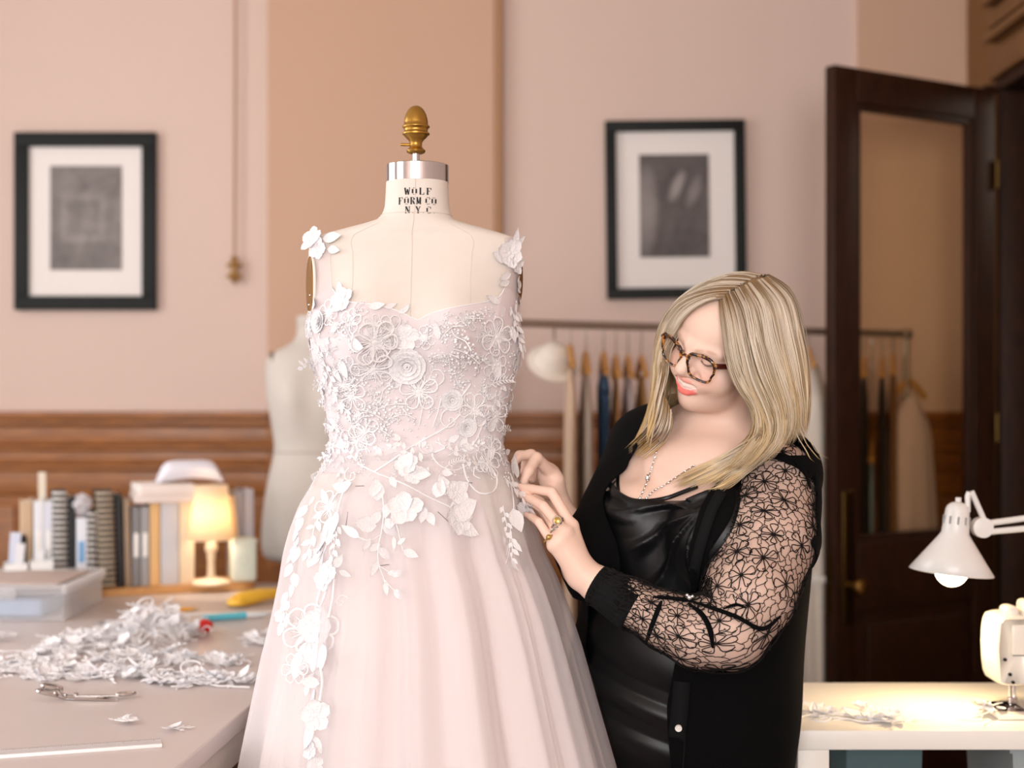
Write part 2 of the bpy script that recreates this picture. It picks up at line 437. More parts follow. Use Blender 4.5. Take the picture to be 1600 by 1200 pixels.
frame('black framed dark photograph hanging above the blonde woman', 947, 1166, 187, 466, picture_print('dark_photo_print', (46, 38, 38), (170, 162, 160), 1), 17, (1000, 240, 1109, 401), WY, -.012)

# pull cord with ornate brass fitting against the wall
Yc = WY-.03
t = thing('pull_cord', 'thin pull cord with an ornate brass end on the pink wall', 'cord', P(366, 440, Yc))
MB().tube([P(368, -150, Yc), P(367, 200, Yc), P(366, 402, Yc)], .005, 8).build('cord', mat('tan_cord', (176, 140, 116), .8), t)
mb = MB(); g0 = P(366, 422, Yc)
mb.lathe([(.004, .055), (.012, .05), (.016, .044), (.010, .036), (.018, .026), (.024, .018), (.012, .008), (.010, -.004), (.022, -.016), (.026, -.026), (.014, -.038), (.006, -.048), (.003, -.055)], g0, 16)
for a in range(6):
    mb.ball(g0+Vector((.024*math.cos(a*PI/3), .024*math.sin(a*PI/3), .018)), .008, 8, 5)
    mb.ball(g0+Vector((.024*math.cos(a*PI/3+.5), .024*math.sin(a*PI/3+.5), -.024)), .008, 8, 5)
mb.build('fitting', mat('cord_brass', (176, 140, 84), .4, metal=.6, var=.2, vscale=80), t)
# ------------------------------------------------------------------ dress form
Y0 = 2.6; KX = Y0/FPX
m_canvas = mat('cream_form_canvas', (224, 216, 207), .85, var=.03, vscale=40, bump=.12, bscale=900)
m_steel = mat('polished_steel', (205, 205, 208), .16, metal=1, var=.02)
m_formbrass = mat('aged_brass', (176, 136, 66), .34, metal=1, var=.12, vscale=50)
m_ink = mat('black_ink', (34, 38, 38), .8)
m_iron = mat('black_iron', (36, 36, 38), .45, metal=.6)
m_plate = mat('bronze_arm_plate', (140, 100, 48), .4, metal=.7, var=.1)

# py, centre px, half width px, front depth m, back depth m
FT = [(286, 652, 48.3, .056, .056), (304, 652, 49, .057, .057), (325, 652, 50.5, .060, .060), (337, 651, 54, .062, .063), (345, 650, 62, .064, .066),
      (351, 650, 82, .064, .070), (357, 649, 106, .064, .074), (364, 648, 132, .064, .076), (371, 647, 156, .062, .076), (378, 647.5, 163, .064, .080), (386, 648, 166, .068, .084), (400, 648, 160, .074, .090),
      (440, 648, 157, .090, .098), (480, 648, 158, .100, .100), (520, 649, 163, .106, .100), (560, 650, 158, .108, .096), (600, 650, 148, .104, .090),
      (640, 651, 138, .098, .086), (690, 651, 132, .094, .084), (720, 650, 140, .100, .092), (760, 649, 158, .112, .108), (800, 648, 172, .122, .124), (850, 648, 178, .126, .130), (890, 648, 176, .122, .126)]
FT = np.array(FT)
def form_sec(py): return [float(np.interp(py, FT[:, 0], FT[:, k])) for k in (1, 2, 3, 4)]
def form_pt(th, py, off=0.0):
    cx, hw, df, db = form_sec(py)
    c, s_ = math.cos(th), math.sin(th)
    e = .88
    X = math.copysign(abs(c)**e, c); Yv = math.copysign(abs(s_)**e, s_)
    x = (cx-800)*KX+(hw*KX+off)*X
    y = Y0-((df if s_ > 0 else db)+off)*Yv
    if s_ > 0:
        for sx in (-1, 1):
            dx_ = (x-(cx-800)*KX)-sx*.082; dz_ = (py-528)*KX
            y -= .052*math.exp(-(dx_/.058)**2-((dz_)/(.075 if dz_ < 0 else .055))**2)*s_
    return Vector((x, y, CAMZ+(HOR-py)*KX))
form = thing('dress_form', 'cream canvas dress form with brass finial wearing the lace gown', 'dress form', (form_pt(0, 600).x-.19, Y0, 0))
N = 96
mb = MB()
pys = list(np.concatenate([np.linspace(286, 345, 9), np.linspace(348, 378, 11), np.linspace(386, 890, 43)]))
mb.grid([[form_pt(2*PI*i/N, py) for i in range(N)] for py in pys], closed=True)
mb.f.append(tuple((len(pys)-1)*N+i for i in range(N)))
o = mb.build('torso', m_canvas, form, angle=0)
# seams
sm = MB(); m_seam = mat('seam_thread', (216, 207, 198), .9)
sm.tube([form_pt(PI/2, py, .0006) for py in np.linspace(285, 500, 50)], .0006, 5)
for a in (1.02, 2.12): sm.tube([form_pt(a, py, .0006) for py in np.linspace(354, 500, 40)], .0004, 5)
sm.tube([form_pt(2*PI*i/60, 338, .0008) for i in range(60)], .0005, 5, closed=True)
sm.build('seam', m_seam, form)
# neck cap, stem, finial
ncx = (652-800)*KX; nz = CAMZ+(HOR-286)*KX
mb = MB(); rc = 48.5*KX
mb.lathe([(rc-.002, -.001), (rc+.0008, 0), (rc+.0008, .031), (rc-.002, .0325), (.004, .0325)], (ncx, Y0, nz), 64)
mb.build('neck_cap', m_steel, form, angle=30)
fz = nz+.0325; fx = (650-800)*KX
MB().lathe([(.0065, -.002), (.0065, .025)], (fx, Y0, fz), 20).build('stem', m_steel, form)
prof = [(.012, 0), (.0165, .002), (.0175, .006), (.0135, .010), (.0112, .013), (.0112, .021), (.0150, .0265), (.0200, .031), (.0222, .0345), (.0250, .0360), (.0250, .0385), (.0224, .0400), (.0218, .0435), (.0222, .0475),
        (.0252, .0495), (.0252, .0520), (.0224, .0540), (.0222, .0590), (.0212, .0660), (.0190, .0740), (.0155, .0815), (.0110, .0868), (.0060, .0898), (.0005, .0908)]
fin = MB().lathe([(r_0, z_0*.967) for r_0, z_0 in prof], (fx, Y0, fz+.021), 40).build('finial', m_formbrass, form, angle=60)
MB().tube([(fx-.010, Y0, fz+.0375), (fx-.028, Y0-.002, fz+.0375)], .0028, 10).build('thumb_screw', m_formbrass, fin)
# stencilled lettering curved round the neck
def strokes():
    T, Hn = .30, .13
    return {
     'W': [(.05, 1, .27, 0, T), (.27, 0, .48, .8, Hn), (.5, .8, .72, 0, T), (.74, 0, .95, 1, Hn), (0, 1, .2, 1, Hn), (.8, 1, 1, 1, Hn)],
     'O': [(.16, .18, .16, .82, T), (.84, .18, .84, .82, T), (.26, .97, .44, .97, Hn), (.56, .97, .74, .97, Hn), (.26, .03, .44, .03, Hn), (.56, .03, .74, .03, Hn)],
     'L': [(.28, 0, .28, 1, T), (.1, .97, .46, .97, Hn), (.1, .03, .5, .03, Hn), (.62, .03, .95, .03, Hn), (.93, .03, .93, .3, Hn)],
     'F': [(.28, 0, .28, 1, T), (.1, .03, .46, .03, Hn), (.1, .97, .5, .97, Hn), (.62, .97, .92, .97, Hn), (.9, .97, .9, .7, Hn), (.45, .52, .7, .52, Hn)],
     'R': [(.24, 0, .24, 1, T), (.05, .03, .42, .03, Hn), (.05, .97, .45, .97, Hn), (.56, .97, .74, .93, Hn), (.80, .62, .80, .88, T), (.45, .52, .72, .52, Hn), (.58, .45, .86, .04, T), (.84, .03, 1, .03, Hn)],
     'M': [(.16, 0, .16, 1, Hn), (.2, 1, .46, .1, T), (.54, .1, .78, 1, Hn), (.84, 0, .84, 1, T), (0, .03, .3, .03, Hn), (.7, .03, 1, .03, Hn)],
     'C': [(.18, .2, .18, .8, T), (.3, .97, .5, .97, Hn), (.6, .97, .82, .95, Hn), (.86, .95, .86, .7, Hn), (.3, .03, .5, .03, Hn), (.6, .03, .86, .08, Hn)],
     'N': [(.14, 0, .14, 1, Hn), (.18, 1, .78, .06, T), (.86, 0, .86, 1, Hn), (0, .97, .2, .97, Hn), (.7, .97, 1, .97, Hn), (0, .03, .3, .03, Hn)],
     'Y': [(.14, 1, .44, .5, T), (.86, 1, .56, .5, Hn), (.5, 0, .5, .46, T), (0, .97, .3, .97, Hn), (.72, .97, 1, .97, Hn), (.32, .03, .68, .03, Hn)],
     '.': [(.3, .06, .6, .06, .14)]}
ST = strokes()
ink = MB()
def letter(ch, x, py, wd, ht):
    for (x0, y0, x1, y1, t) in ST[ch]:
        a = Vector((x+x0*wd, y0*ht)); b = Vector((x+x1*wd, y1*ht)); d = b-a; L = max(d.length, .01); d = d/L if L else Vector((1, 0))
        nrm = Vector((-d.y, d.x))*(t*wd*.5)
        quads = []
        for k in range(4):
            p = a+(b-a)*(k/3)
            for sg in (-1, 1):
                q = p+nrm*sg
                ppy = py-q.y; ppx = q.x
                cx, hw, df, db = form_sec(ppy); u = max(-1, min(1, (ppx-cx)/hw))
                th = math.acos(u)
                # invert the superellipse exponent
                cth = math.copysign(abs(u)**(1/.88), u); th = math.acos(max(-1, min(1, cth)))
                quads.append(form_pt(th, ppy, .0006))
        ink.add(quads, [(0, 1, 3, 2), (2, 3, 5, 4), (4, 5, 7, 6)])
def line(txt, px, py, wd, gap, ht):
    for ch in txt:
        if ch == ' ': px += 4.5; continue
        letter(ch, px, py, wd if ch != '.' else wd*.6, ht); px += (wd if ch != '.' else wd*.6)+gap
line('WOLF', 636, 311, 8.2, 2.6, 10.5)
line('FORM CO', 626, 326, 7.5, 1.7, 11)
line('N.Y.C.', 637, 340, 7.6, 1.9, 10.5)
ink.build('stencilled_lettering', m_ink, form, smooth=False)
# arm plates at the armholes
m_rim = mat('cream_plate_rim', (232, 224, 214), .6)
for sx, cpl in ((-1, P(486, 446, 2.58)), (1, P(806.5, 432, 2.60))):
    nrm = Vector((sx*.93, -.36, .0)).normalized(); upv = Vector((0, 0, 1)); sd = upv.cross(nrm).normalized()
    Mx = Matrix((sd, nrm.cross(sd), nrm)).transposed()
    pl8 = MB().lathe([(.96, -.010), (1.0, -.004), (1.0, .002), (.96, .0035), (.05, .0035)], cpl, 40, Mx@Matrix.Diagonal((.027, .054, 1))).build('arm_plate', m_plate, form)
    MB().tube([cpl+Mx@Vector((.029*math.cos(a), .056*math.sin(a), 0)) for a in np.linspace(0, 2*PI, 49)[:-1]], .0026, 8, closed=True).build('plate_rim', m_rim, pl8)
    for k in range(2): MB().ball(cpl+Mx@Vector((.010*math.sin(k*2.3), -.035+.017*k, .004)), .0016, 6, 4).build('rivet', m_steel, pl8)
# stand under the skirt
bx0 = (650-800)*KX
MB().lathe([(.017, .12), (.017, 1.10)], (bx0, Y0, 0), 16).build('pole', m_iron, form)
mb = MB()
for a in range(4):
    d = Vector((math.cos(a*PI/2+.4), math.sin(a*PI/2+.4), 0))
    mb.tube([Vector((bx0, Y0, .16)), Vector((bx0, Y0, .13))+d*.08, Vector((bx0, Y0, .05))+d*.2, Vector((bx0, Y0, .02))+d*.27], .014, 8)
mb.lathe([(.03, .11), (.03, .18)], (bx0, Y0, 0), 16); mb.build('base', m_iron, form)

# ------------------------------------------------------------------ the gown
m_tulle = mat('blush_lining', (236, 226, 224), .75, var=.015, vscale=60, sheen=.2)
m_bod = mat('blush_bodice_tulle', (222, 213, 215), .8, var=.02, vscale=400, bump=.08, bscale=1500, sheen=.2)
m_over = sheer('white_overskirt_tulle', (243, 239, 241), .38, .5)
m_strap = sheer('sheer_strap_tulle', (242, 234, 234), .62, .4)
m_lace = mat('white_lace', (238, 237, 239), .75, var=.015, vscale=300, bump=.5, bscale=14)
gown = thing('wedding_gown', 'white and blush lace wedding gown with full tulle skirt on the dress form', 'dress', ((650-800)*KX, Y0, 0))

TOP = np.array([(470, 545), (478, 530), (487, 498), (491, 474), (500, 470), (526, 452), (534, 464), (560, 479), (602, 483), (634, 493), (655, 505), (663, 506), (676, 497), (705, 489), (760, 477), (781, 467), (789, 452), (800, 462), (809, 478), (815, 512), (824, 545)], float)
rows = []; NB = 128; NR = 40
tops = []
for i in range(NB):
    th = 2*PI*i/NB
    if math.sin(th) >= 0:
        t = 500.0
        for _ in range(8):
            p = form_pt(th, t, .003); pxv = 800+p.x/KX; t = .5*t+.5*float(np.interp(pxv, TOP[:, 0], TOP[:, 1]))
    else:
        t = 540-60*(-math.sin(th))**.5*0-20*(math.sin(th))**2
    tops.append(t)
for j in range(NR+1):
    rows.append([form_pt(2*PI*i/NB, tops[i]+(735-tops[i])*j/NR, .0035+.0012*math.sin(j*.9+i*.7)*(.3)) for i in range(NB)])
mb = MB().grid(rows, closed=True)
bodice = mb.build('bodice', m_bod, gown, angle=0); bodice_mb = mb
tr = MB().tube([form_pt(2*PI*i/NB, tops[i], .004) for i in range(NB)], .0013, 6, closed=True)
tr.build('neckline_binding', m_lace, gown)

# skirt: py, centre, half width (px)
SK = np.array([(700, 650, 134.5), (720, 650, 144), (740, 649.5, 154), (760, 649, 163), (790, 645, 176), (830, 645, 189.5), (860, 646, 197), (900, 653, 208), (955, 658, 222), (1000, 660, 233), (1100, 663, 258), (1200, 667, 283), (1350, 665, 296), (1600, 660, 302), (1806, 658, 304)], float)
def skirt_sec(py): return float(np.interp(py, SK[:, 0], SK[:, 1])), float(np.interp(py, SK[:, 0], SK[:, 2]))
rng = random.Random(3)
FOLD = [(rng.uniform(0, 2*PI), rng.choice([9, 11, 14, 16, 19, 23]), rng.uniform(.4, 1)) for _ in range(7)]
def skirt_pt(th, py, off=0, amp=1.0, ph=0):
    cx, hw = skirt_sec(py)
    g = max(0, min(1, (py-715)/300.0))
    g2 = g**.8
    f = 0
    for (p, n, a) in FOLD:
        v = math.cos(n*th+p+ph*n*.37+.25*math.sin(2*th+ph)); f += a*(abs(v)**1.5*math.copysign(1, v))
    f *= .0125*g2*amp
    rx = hw*KX*.995+off+f; ry = (hw*KX*.86+.008)+off+f
    c, s_ = math.cos(th), math.sin(th)
    if s_ > 0: ry = ry*.93
    return Vector(((cx-800)*KX+rx*c, Y0-ry*s_, CAMZ+(HOR-py)*KX))
NS = 320
spy = list(np.linspace(716, 1200, 50))+list(np.linspace(1230, 1802, 16))
mb = MB().grid([[skirt_pt(2*PI*i/NS, py, -.030, .8, .12) for i in range(NS)] for py in spy], closed=True)
mb.build('skirt_lining', m_tulle, gown, angle=0)
over_mb = MB().grid([[skirt_pt(2*PI*i/NS, py, 0, 1.0, 0) for i in range(NS)] for py in [704, 710]+spy], closed=True)
over_mb.build('overskirt', m_over, gown, angle=0)
# waist seam: lace edge where bodice meets skirt is covered by appliques

# straps over the shoulders, front to back
def strap(inner, outer):
    rows = []
    for (yy, xi, xo) in zip(*[np.array(v) for v in (STY, inner, outer)]):
        row = []
        for k in range(7):
            px = xo+(xi-xo)*k/6
            cx, hw, df, db = form_sec(yy); u = max(-1, min(1, (px-cx)/(hw+3))); cth = math.copysign(abs(u)**(1/.88), u)
            row.append(form_pt(math.acos(cth), yy, .006))
        rows.append(row)
    back = []
    for (yy, xi, xo) in list(zip(*[np.array(v) for v in (STY, inner, outer)]))[::1]:
        row = []
        for k in range(7):
            px = xo+(xi-xo)*k/6
            cx, hw, df, db = form_sec(yy); u = max(-1, min(1, (px-cx)/(hw+3))); cth = math.copysign(abs(u)**(1/.88), u)
            row.append(form_pt(2*PI-math.acos(cth), yy+2, .006))
        back.append(row)
    allr = rows[::-1]+back
    m_ = MB().grid(allr); m_.build('strap', m_strap, gown, angle=0); return m_
STY = [374, 385, 400, 420, 440, 460, 478, 500, 530]
st1 = strap([520, 521, 523, 525, 527, 530, 536, 540, 540], [492, 491, 490, 490, 490, 490, 489, 487, 480])
st2 = strap([786, 787, 789, 790, 789, 785, 780, 776, 776], [806, 808, 809, 809, 809, 809, 810, 811, 815])
# combined surface to lay appliques on
allv = []; allf = []
for m_ in (bodice_mb, over_mb, st1, st2):
    n0 = len(allv); allv += m_.v; allf += [tuple(i+n0 for i in f) for f in m_.f]
gown_bvh = BVHTree.FromPolygons([Vector(v) for v in allv], allf)
CAMP = Vector((0, 0, CAMZ))
def hit(px, py, bvh=None):
    d = (P(px, py, 1.0)-CAMP).normalized()
    loc, nrm, idx, dist = (bvh or gown_bvh).ray_cast(CAMP, d)
    if loc is None:
        d0 = P(px, py, Y0); loc, nrm, idx, dist = (bvh or gown_bvh).find_nearest(d0)
    if nrm.dot(loc-CAMP) > 0: nrm = -nrm
    return loc, nrm
# --- applique piece meshes (local XY plane, Z outward); a unit piece is 1 long
def piece_leaf(w=.42, curl=.16, n=6):
    mb = MB(); rows = []
    for i in range(n+1):
        t = i/n; hw = w*.5*math.sin(PI*min(1, t**.8))**.9 if 0 < i < n else .012
        rows.append([(t-0.0, -hw, .05+curl*t*t+.05), (t, -hw*.5, .03+curl*t*t), (t, 0, .075+curl*t*t), (t, hw*.5, .03+curl*t*t), (t, hw, .05+curl*t*t+.05)])
    mb.grid([[Vector((p[0], p[1], p[2])) for p in r] for r in rows]); return mb
def piece_flower(np_=5, cup=.3, w=.5, seed=0):
    mb = MB(); r_ = random.Random(seed)
    for k in range(np_):
        a = 2*PI*k/np_+r_.uniform(-.15, .15); L = .5*r_.uniform(.85, 1.1); rows = []
        for i in range(6):
            t = i/5; hw = w*.5*(.18+.82*math.sin(PI*min(.97, .12+.75*t)))*(.25 if i == 5 else 1)
            rr = .06+L*t; zz = .04+cup*t*t*.5+.03*math.sin(6*t)
            rows.append([Vector((rr, hw*v, zz+.10*abs(v))) for v in (-1, -.4, 0, .4, 1)])
        M = Matrix.Rotation(a, 3, 'Z'); mb.grid([[M@p for p in r] for r in rows])
    mb.ball((0, 0, .07), (.085, .085, .05), 8, 5)
    for k in range(6):
        a = k*PI/3; mb.ball((.12*math.cos(a), .12*math.sin(a), .08), .028, 5, 3)
    return mb
def piece_rose():
    mb = MB()
    for ring, (r0, np_, h) in enumerate(((.50, 5, .10), (.38, 5, .17), (.26, 4, .22), (.15, 3, .25))):
        for k in range(np_):
            a = 2*PI*(k+ring*.4)/np_; da = PI/np_*1.35; rows = []
            for i in range(5):
                t = i/4; rr = r0*(.35+.65*t)
                rows.append([Vector((rr*math.cos(a+da*v)*(1-.06*v*v), rr*math.sin(a+da*v)*(1-.06*v*v), .02+h*t+.05*(t**3)+(.03 if abs(v) == 1 else 0))) for v in (-1, -.5, 0, .5, 1)])
            mb.grid(rows)
    mb.tube([Vector((.09*math.cos(t)*(1-t/14), .09*math.sin(t)*(1-t/14), .27)) for t in np.linspace(0, 10, 26)], .02, 5)
    return mb
def piece_beads(seed=0, n=20):
    r_ = random.Random(seed); mb = MB(); pts = []
    stem = catmull([(0, 0, .03), (.3, r_.uniform(-.1, .1), .04), (.65, r_.uniform(-.12, .12), .04), (1, r_.uniform(-.1, .1), .03)], 5)
    mb.tube(stem, .022, 4)
    for i in range(n):
        p = stem[int(i/n*(len(stem)-1))]; a = r_.choice((-1, 1))*r_.uniform(.04, .19)
        q = p+Vector((r_.uniform(-.03, .06), a, .03)); mb.tube([p, q], .012, 3, cap=False)
        mb.ball(q, r_.uniform(.035, .05), 6, 4)
    return mb
def piece_swirl():
    pts = [Vector((.5+(.5-.03*t)*math.cos(t)*(1-t/9), (.5-.03*t)*math.sin(t)*(1-t/9), .04)) for t in np.linspace(-.6, 7.6, 40)]
    mb = MB().tube(pts, [.045*(1-.5*i/40) for i in range(40)], 5)
    mb.ball(pts[-1], .07, 6, 4); return mb
def piece_sprig(seed=0):
    r_ = random.Random(seed); mb = MB()
    stem = catmull([(0, 0, .03), (.35, r_.uniform(-.06, .06), .05), (.7, r_.uniform(-.1, .1), .05), (1, r_.uniform(-.1, .1), .04)], 6)
    mb.tube(stem, [.022*(1-.5*i/len(stem)) for i in range(len(stem))], 5)
    lf = piece_leaf(.5, .1, 4)
    for i in range(7):
        t = (i+.6)/7; p = stem[int(t*(len(stem)-1))]; sg = 1 if i % 2 else -1
        if i == 6: sg = 0
        M = Matrix.Rotation(sg*r_.uniform(.6, 1.0), 3, 'Z'); sc = r_.uniform(.2, .3)
        mb.add([p+M@(Vector(v)*sc) for v in lf.v], lf.f)
    return mb
def piece_outline(np_=5, seed=0):
    r_ = random.Random(seed); mb = MB()
    for k in range(np_):
        a = 2*PI*k/np_+r_.uniform(-.12, .12); L = .5*r_.uniform(.85, 1.1); M = Matrix.Rotation(a, 3, 'Z')
        loop = [M@Vector((.07+L*(.5-.5*math.cos(t))*.95, .24*math.sin(t)*(.35+.65*(.5-.5*math.cos(t))), .05+.03*math.sin(t*.5))) for t in np.linspace(0, 2*PI, 18)]
        mb.tube(loop, .026, 5)
        for b in (-.32, 0, .32): mb.tube([M@Vector((.07, 0, .04)), M@Vector((.07+L*.35, b*.16, .05)), M@Vector((.07+L*.7*(1-abs(b)*.4), b*.42, .04))], [.02, .016, .008], 4)
    mb.ball((0, 0, .05), (.08, .08, .05), 8, 5); return mb
def piece_frond(seed=0):
    r_ = random.Random(seed); mb = MB(); stem = catmull([(0, 0, .03), (.35, .08, .05), (.7, .05, .05), (1, -.06, .04)], 6)
    mb.tube(stem, [.024*(1-.5*i/len(stem)) for i in range(len(stem))], 5)
    for i in range(4, len(stem)-1, 2):
        for sg in (-1, 1):
            p = stem[i]; L = .26*(1-.5*i/len(stem)); d = Vector((.6, sg*.8, .1))
            mb.tube([p, p+d*L*.5+Vector((0, 0, .03)), p+d*L+Vector((.05, 0, 0))], [.012, .026, .008], 5)
    return mb
PIECES = {}
def reg(kind, mb):
    me = bpy.data.meshes.new('lace_'+kind); me.from_pydata([tuple(v) for v in mb.v], [], mb.f); me.materials.append(m_lace)
    me.polygons.foreach_set('use_smooth', [True]*len(me.polygons))
    PIECES.setdefault(kind, []).append(me)
for s_ in (.40, .55, .70): reg('leaf', piece_leaf(s_, .12+.1*s_))
for s_ in range(3): reg('flower', piece_flower(5 if s_ < 2 else 6, .3+.1*s_, .5, s_))
for s_ in range(3): reg('outline_flower', piece_outline((5, 6, 5)[s_], s_))
for s_ in range(2): reg('frond', piece_frond(s_))
reg('rose', piece_rose())
for s_ in range(3): reg('bead_spray', piece_beads(s_))
reg('swirl', piece_swirl())
for s_ in range(3): reg('sprig', piece_sprig(s_))
gl = gown.location.copy()
def place(kind, loc, nrm, ang, size, lift=.0008, var=None, root=gown, tilt=0):
    me = PIECES[kind][var if var is not None else random.randrange(len(PIECES[kind]))]
    z = nrm.normalized(); up = Vector((0, 0, 1)) if abs(z.z) < .95 else Vector((0, 1, 0))
    xr = up.cross(z).normalized(); yu = z.cross(xr)
    xd = xr*math.cos(ang)+yu*math.sin(ang); yd = z.cross(xd)
    R = Matrix((xd, yd, z)).transposed()
    if tilt: R = R@Matrix.Rotation(tilt, 3, 'X')
    o = bpy.data.objects.new('lace_'+kind, me); COL.objects.link(o); o.parent = root
    o.matrix_local = Matrix.Translation(loc+z*lift-root.location)@(R@Matrix.Diagonal((size, size, size*.42))).to_4x4()
    return o
def ap(kind, px, py, ang, spx, var=None, lift=.0008, tilt=0):
    l, n = hit(px, py); return place(kind, l, n, math.radians(ang), spx*KX, lift, var, tilt=tilt)
def vine(pts, r=.0014, name='lace_vine', taper=.5):
    c = catmull([Vector((x, y, 0)) for x, y in pts], 6); w_ = []
    for p in c:
        l, n = hit(p.x, p.y); w_.append(l+n*.0012)
    MB().tube(w_, [r*(1-(1-taper)*i/len(w_)) for i in range(len(w_))], 6).build(name, m_lace, gown)
    return c
# --- the pieces that can be told apart in the photograph: kind, px, py, angle (deg, 0 = right, 90 = up), size px
ap('rose', 636, 571, 10, 58, lift=.003)
ap('rose', 498, 503, 40, 36)
ap('outline_flower', 547, 505, 20, 44, 1); ap('outline_flower', 585, 535, 60, 66, 1); ap('flower', 632, 527, 10, 40, 0); ap('outline_flower', 583, 577, 30, 60, 2)
ap('leaf', 545, 536, -10, 40, 1); ap('leaf', 612, 540, 150, 40, 0)
ap('outline_flower', 775, 527, 20, 60, 1); ap('leaf', 770, 560, -60, 36, 1); ap('leaf', 780, 560, -100, 34, 0)
for (x, y, a, s_) in ((676, 506, -110, 36), (690, 530, 30, 44), (715, 505, 10, 46), (742, 497, 15, 44), (672, 560, 5, 46), (708, 545, -30, 50), (735, 545, -60, 46), (700, 556, -100, 50), (725, 560, -95, 44), (750, 520, -20, 36), (690, 515, 60, 30)):
    ap('bead_spray', x, y, a, s_)
for (x, y, a, s_) in ((568, 590, -150, 48), (545, 600, -110, 46), (535, 625, -60, 44), (612, 600, -130, 50), (600, 625, -150, 44), (560, 640, -20, 46), (590, 640, 10, 50), (605, 655, 5, 44), (545, 660, 10, 44), (570, 665, -20, 46), (575, 610, -60, 36), (560, 712, -60, 30), (600, 660, -90, 30)):
    ap('bead_spray', x, y, a, s_)
# straps and shoulders
for (k, x, y, a, s_, v) in (('flower', 489, 374, 20, 40, 1), ('leaf', 486, 372, 160, 26, 0), ('leaf', 505, 374, 5, 34, 1), ('flower', 497, 388, 70, 34, 0), ('leaf', 512, 389, -10, 24, 1), ('leaf', 522, 430, 55, 42, 0), ('leaf', 522, 432, 8, 40, 2), ('leaf', 520, 432, -150, 18, 0),
                            ('flower', 795, 396, 40, 42, 2), ('leaf', 792, 408, 160, 32, 1), ('leaf', 803, 390, 88, 34, 0), ('leaf', 806, 385, 50, 24, 0), ('flower', 806, 412, 10, 32, 0), ('leaf', 797, 428, -160, 30, 0), ('leaf', 795, 440, -165, 28, 0), ('flower', 808, 445, 10, 28, 1), ('leaf', 812, 462, -90, 24, 1), ('sprig', 797, 480, -80, 60, 0), ('sprig', 805, 470, -85, 80, 1), ('leaf', 780, 474, 160, 30, 0), ('leaf', 543, 463, -10, 34, 1), ('leaf', 530, 462, 100, 24, 1),
                            ('flower', 535, 470, 30, 40, 0), ('leaf', 600, 482, 20, 22, 0), ('leaf', 622, 490, 30, 22, 0), ('leaf', 630, 490, 60, 18, 0), ('leaf', 575, 481, 10, 26, 1)):
    ap(k, x, y, a, s_, v)
# waist and upper skirt
vine([(560, 725), (590, 740), (624, 753), (650, 766), (668, 776), (702, 792), (722, 806)], .0017)
vine([(585, 738), (612, 720), (640, 700), (668, 684), (690, 672), (712, 655), (724, 640)], .0019)
vine([(680, 690), (695, 700), (676, 710), (688, 728), (712, 735), (738, 722)], .0019)
vine([(723, 725), (730, 750), (748, 770), (770, 768), (776, 748), (762, 728), (744, 728), (740, 742), (750, 748)], .0019)
vine([(776, 642), (756, 660), (742, 690), (725, 700), (700, 712)], .0016)
vine([(735, 600), (720, 620), (700, 632), (680, 640), (668, 655)], .0016)
vine([(668, 615), (660, 640), (655, 665)], .0016); vine([(690, 620), (684, 645), (676, 668)], .0016)
vine([(597, 772), (600, 800), (596, 830), (591, 855), (591, 880), (600, 905), (606, 926)], .0017)
vine([(548, 826), (562, 840), (578, 844), (594, 836)], .0013); vine([(602, 790), (614, 804), (622, 826), (630, 860), (636, 866)], .0012)
vine([(592, 884), (606, 892), (616, 898)], .0011); vine([(600, 905), (612, 918), (625, 928)], .0011)
